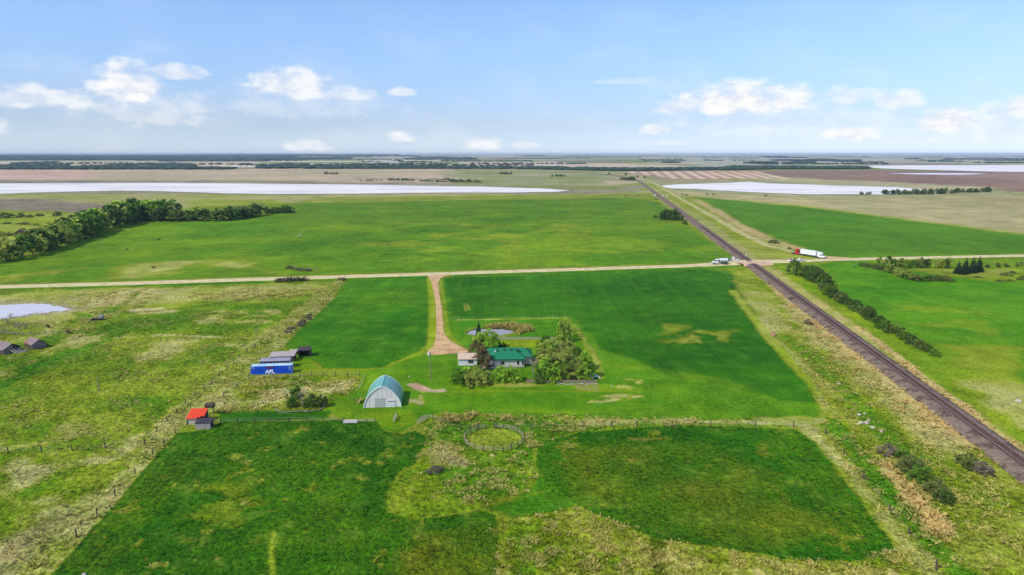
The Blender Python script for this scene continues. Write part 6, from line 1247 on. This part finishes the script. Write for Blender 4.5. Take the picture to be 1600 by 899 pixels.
cme = cow_mesh(); cblk = mat('black_hide', (30, 26, 26), .8, var=.1); cbrn = mat('brown_hide', (92, 54, 40), .8, var=.1); cme.materials.clear(); cme.materials.append(cblk); cm2 = cme.copy(); cm2.materials.clear(); cm2.materials.append(cbrn)
for i, (x, y, lb, g_) in enumerate([(248.5, 376, 'black cow standing alone in the far hay field', None), (199, 391.5, 'dark cow standing lower left in the far hay field', None), (240, 420.5, 'dark brown calf like cow near the verge of the gravel road', None), (30 * 1.0 + 0, 509, 'x', None), (75.5, 513.5, 'black cow on the pale grass behind the two shacks', None), (106, 521, 'brown cow at the end of the corral posts', None), (977, 306.5, '', 1), (983, 306, '', 1), (993, 306.3, '', 1), (996.5, 307.3, '', 1), (999, 306, '', 1), (330 + 0, 311, 'x', None)]):
    if lb == 'x': continue
    q_ = at(x, y); o = inst('cow', cm2 if i % 2 else cme, None, (q_.x, q_.y, 0), random.uniform(-.8, .8) + (math.pi if i % 3 else 0), (1.05, 1.05, 1.05)); tag(o, lb or 'cow in the small herd by the far railway culvert', 'cow', 'small herd near the far rails' if g_ else None)
# ---------------------------------------------------------------- far farm buildings
for (x, y, wpx, hpx, lb) in [(369, 261.5, 9, 2.4, 'long white farm shed, leftmost of the distant yard beyond the left lake'), (381, 261.3, 5, 2.2, 'small white farm house in the distant yard beyond the left lake'), (392, 261.2, 8, 2, 'low white shed right of the small distant farm house'), (400, 261, 4, 2, 'white bin at the right end of the distant yard'), (66, 263.2, 5, 2, 'lone white building in the distant left woods'),
                            (583, 254.8, 12, 1.8, 'first pale hall of the distant yard behind the lake'), (609, 254.3, 26, 2.2, 'long pale hall in the distance behind the lake'), (1098, 264.3, 7, 2.4, 'white barn at the left of the distant farm beside the striped field'), (1106, 264, 6, 2.2, 'white bin right of the barn beside the striped field'), (1302, 261.5, 6, 2, 'small white roofed house behind the dark trees on the right'), (1320, 261.3, 8, 2, 'white shed behind the dark trees on the right')]:
    q_ = at(x, y); m_ = mpp(x, y); wd_, h_ = wpx * m_, max(4.5, hpx * m_ * .8); q_.z = float(gz(q_.x, q_.y)); r = empty('farm_building', q_, th, label=lb, cat='farm building')
    MB().box(-wd_ / 2, -6, 0, wd_ / 2, 6, h_ * .62).build('wall', white, r); MB().prism([(-6.5, h_ * .62), (6.5, h_ * .62), (0, h_)], -wd_ / 2 - .5, wd_ / 2 + .5, axis='x').build('roof', white, r)
# ---------------------------------------------------------------- air
hz = bpy.data.materials.new('haze'); hz.use_nodes = True; t = hz.node_tree; t.nodes.clear(); pv = N(t, 'ShaderNodeVolumePrincipled'); pv.inputs['Color'].default_value = (.62, .78, 1, 1); pv.inputs['Density'].default_value = 4.5e-5; pv.inputs['Anisotropy'].default_value = 0.0
ou = N(t, 'ShaderNodeOutputMaterial'); t.links.new(pv.outputs[0], ou.inputs['Volume'])
MB().box(-34000, -34000, -62, 34000, 34000, 82).build('haze', hz, None, kind='stuff')

print('triangles', sum(len(m_.loops) - 2 * len(m_.polygons) for m_ in {o_.data for o_ in S.objects if o_.type == 'MESH'}))
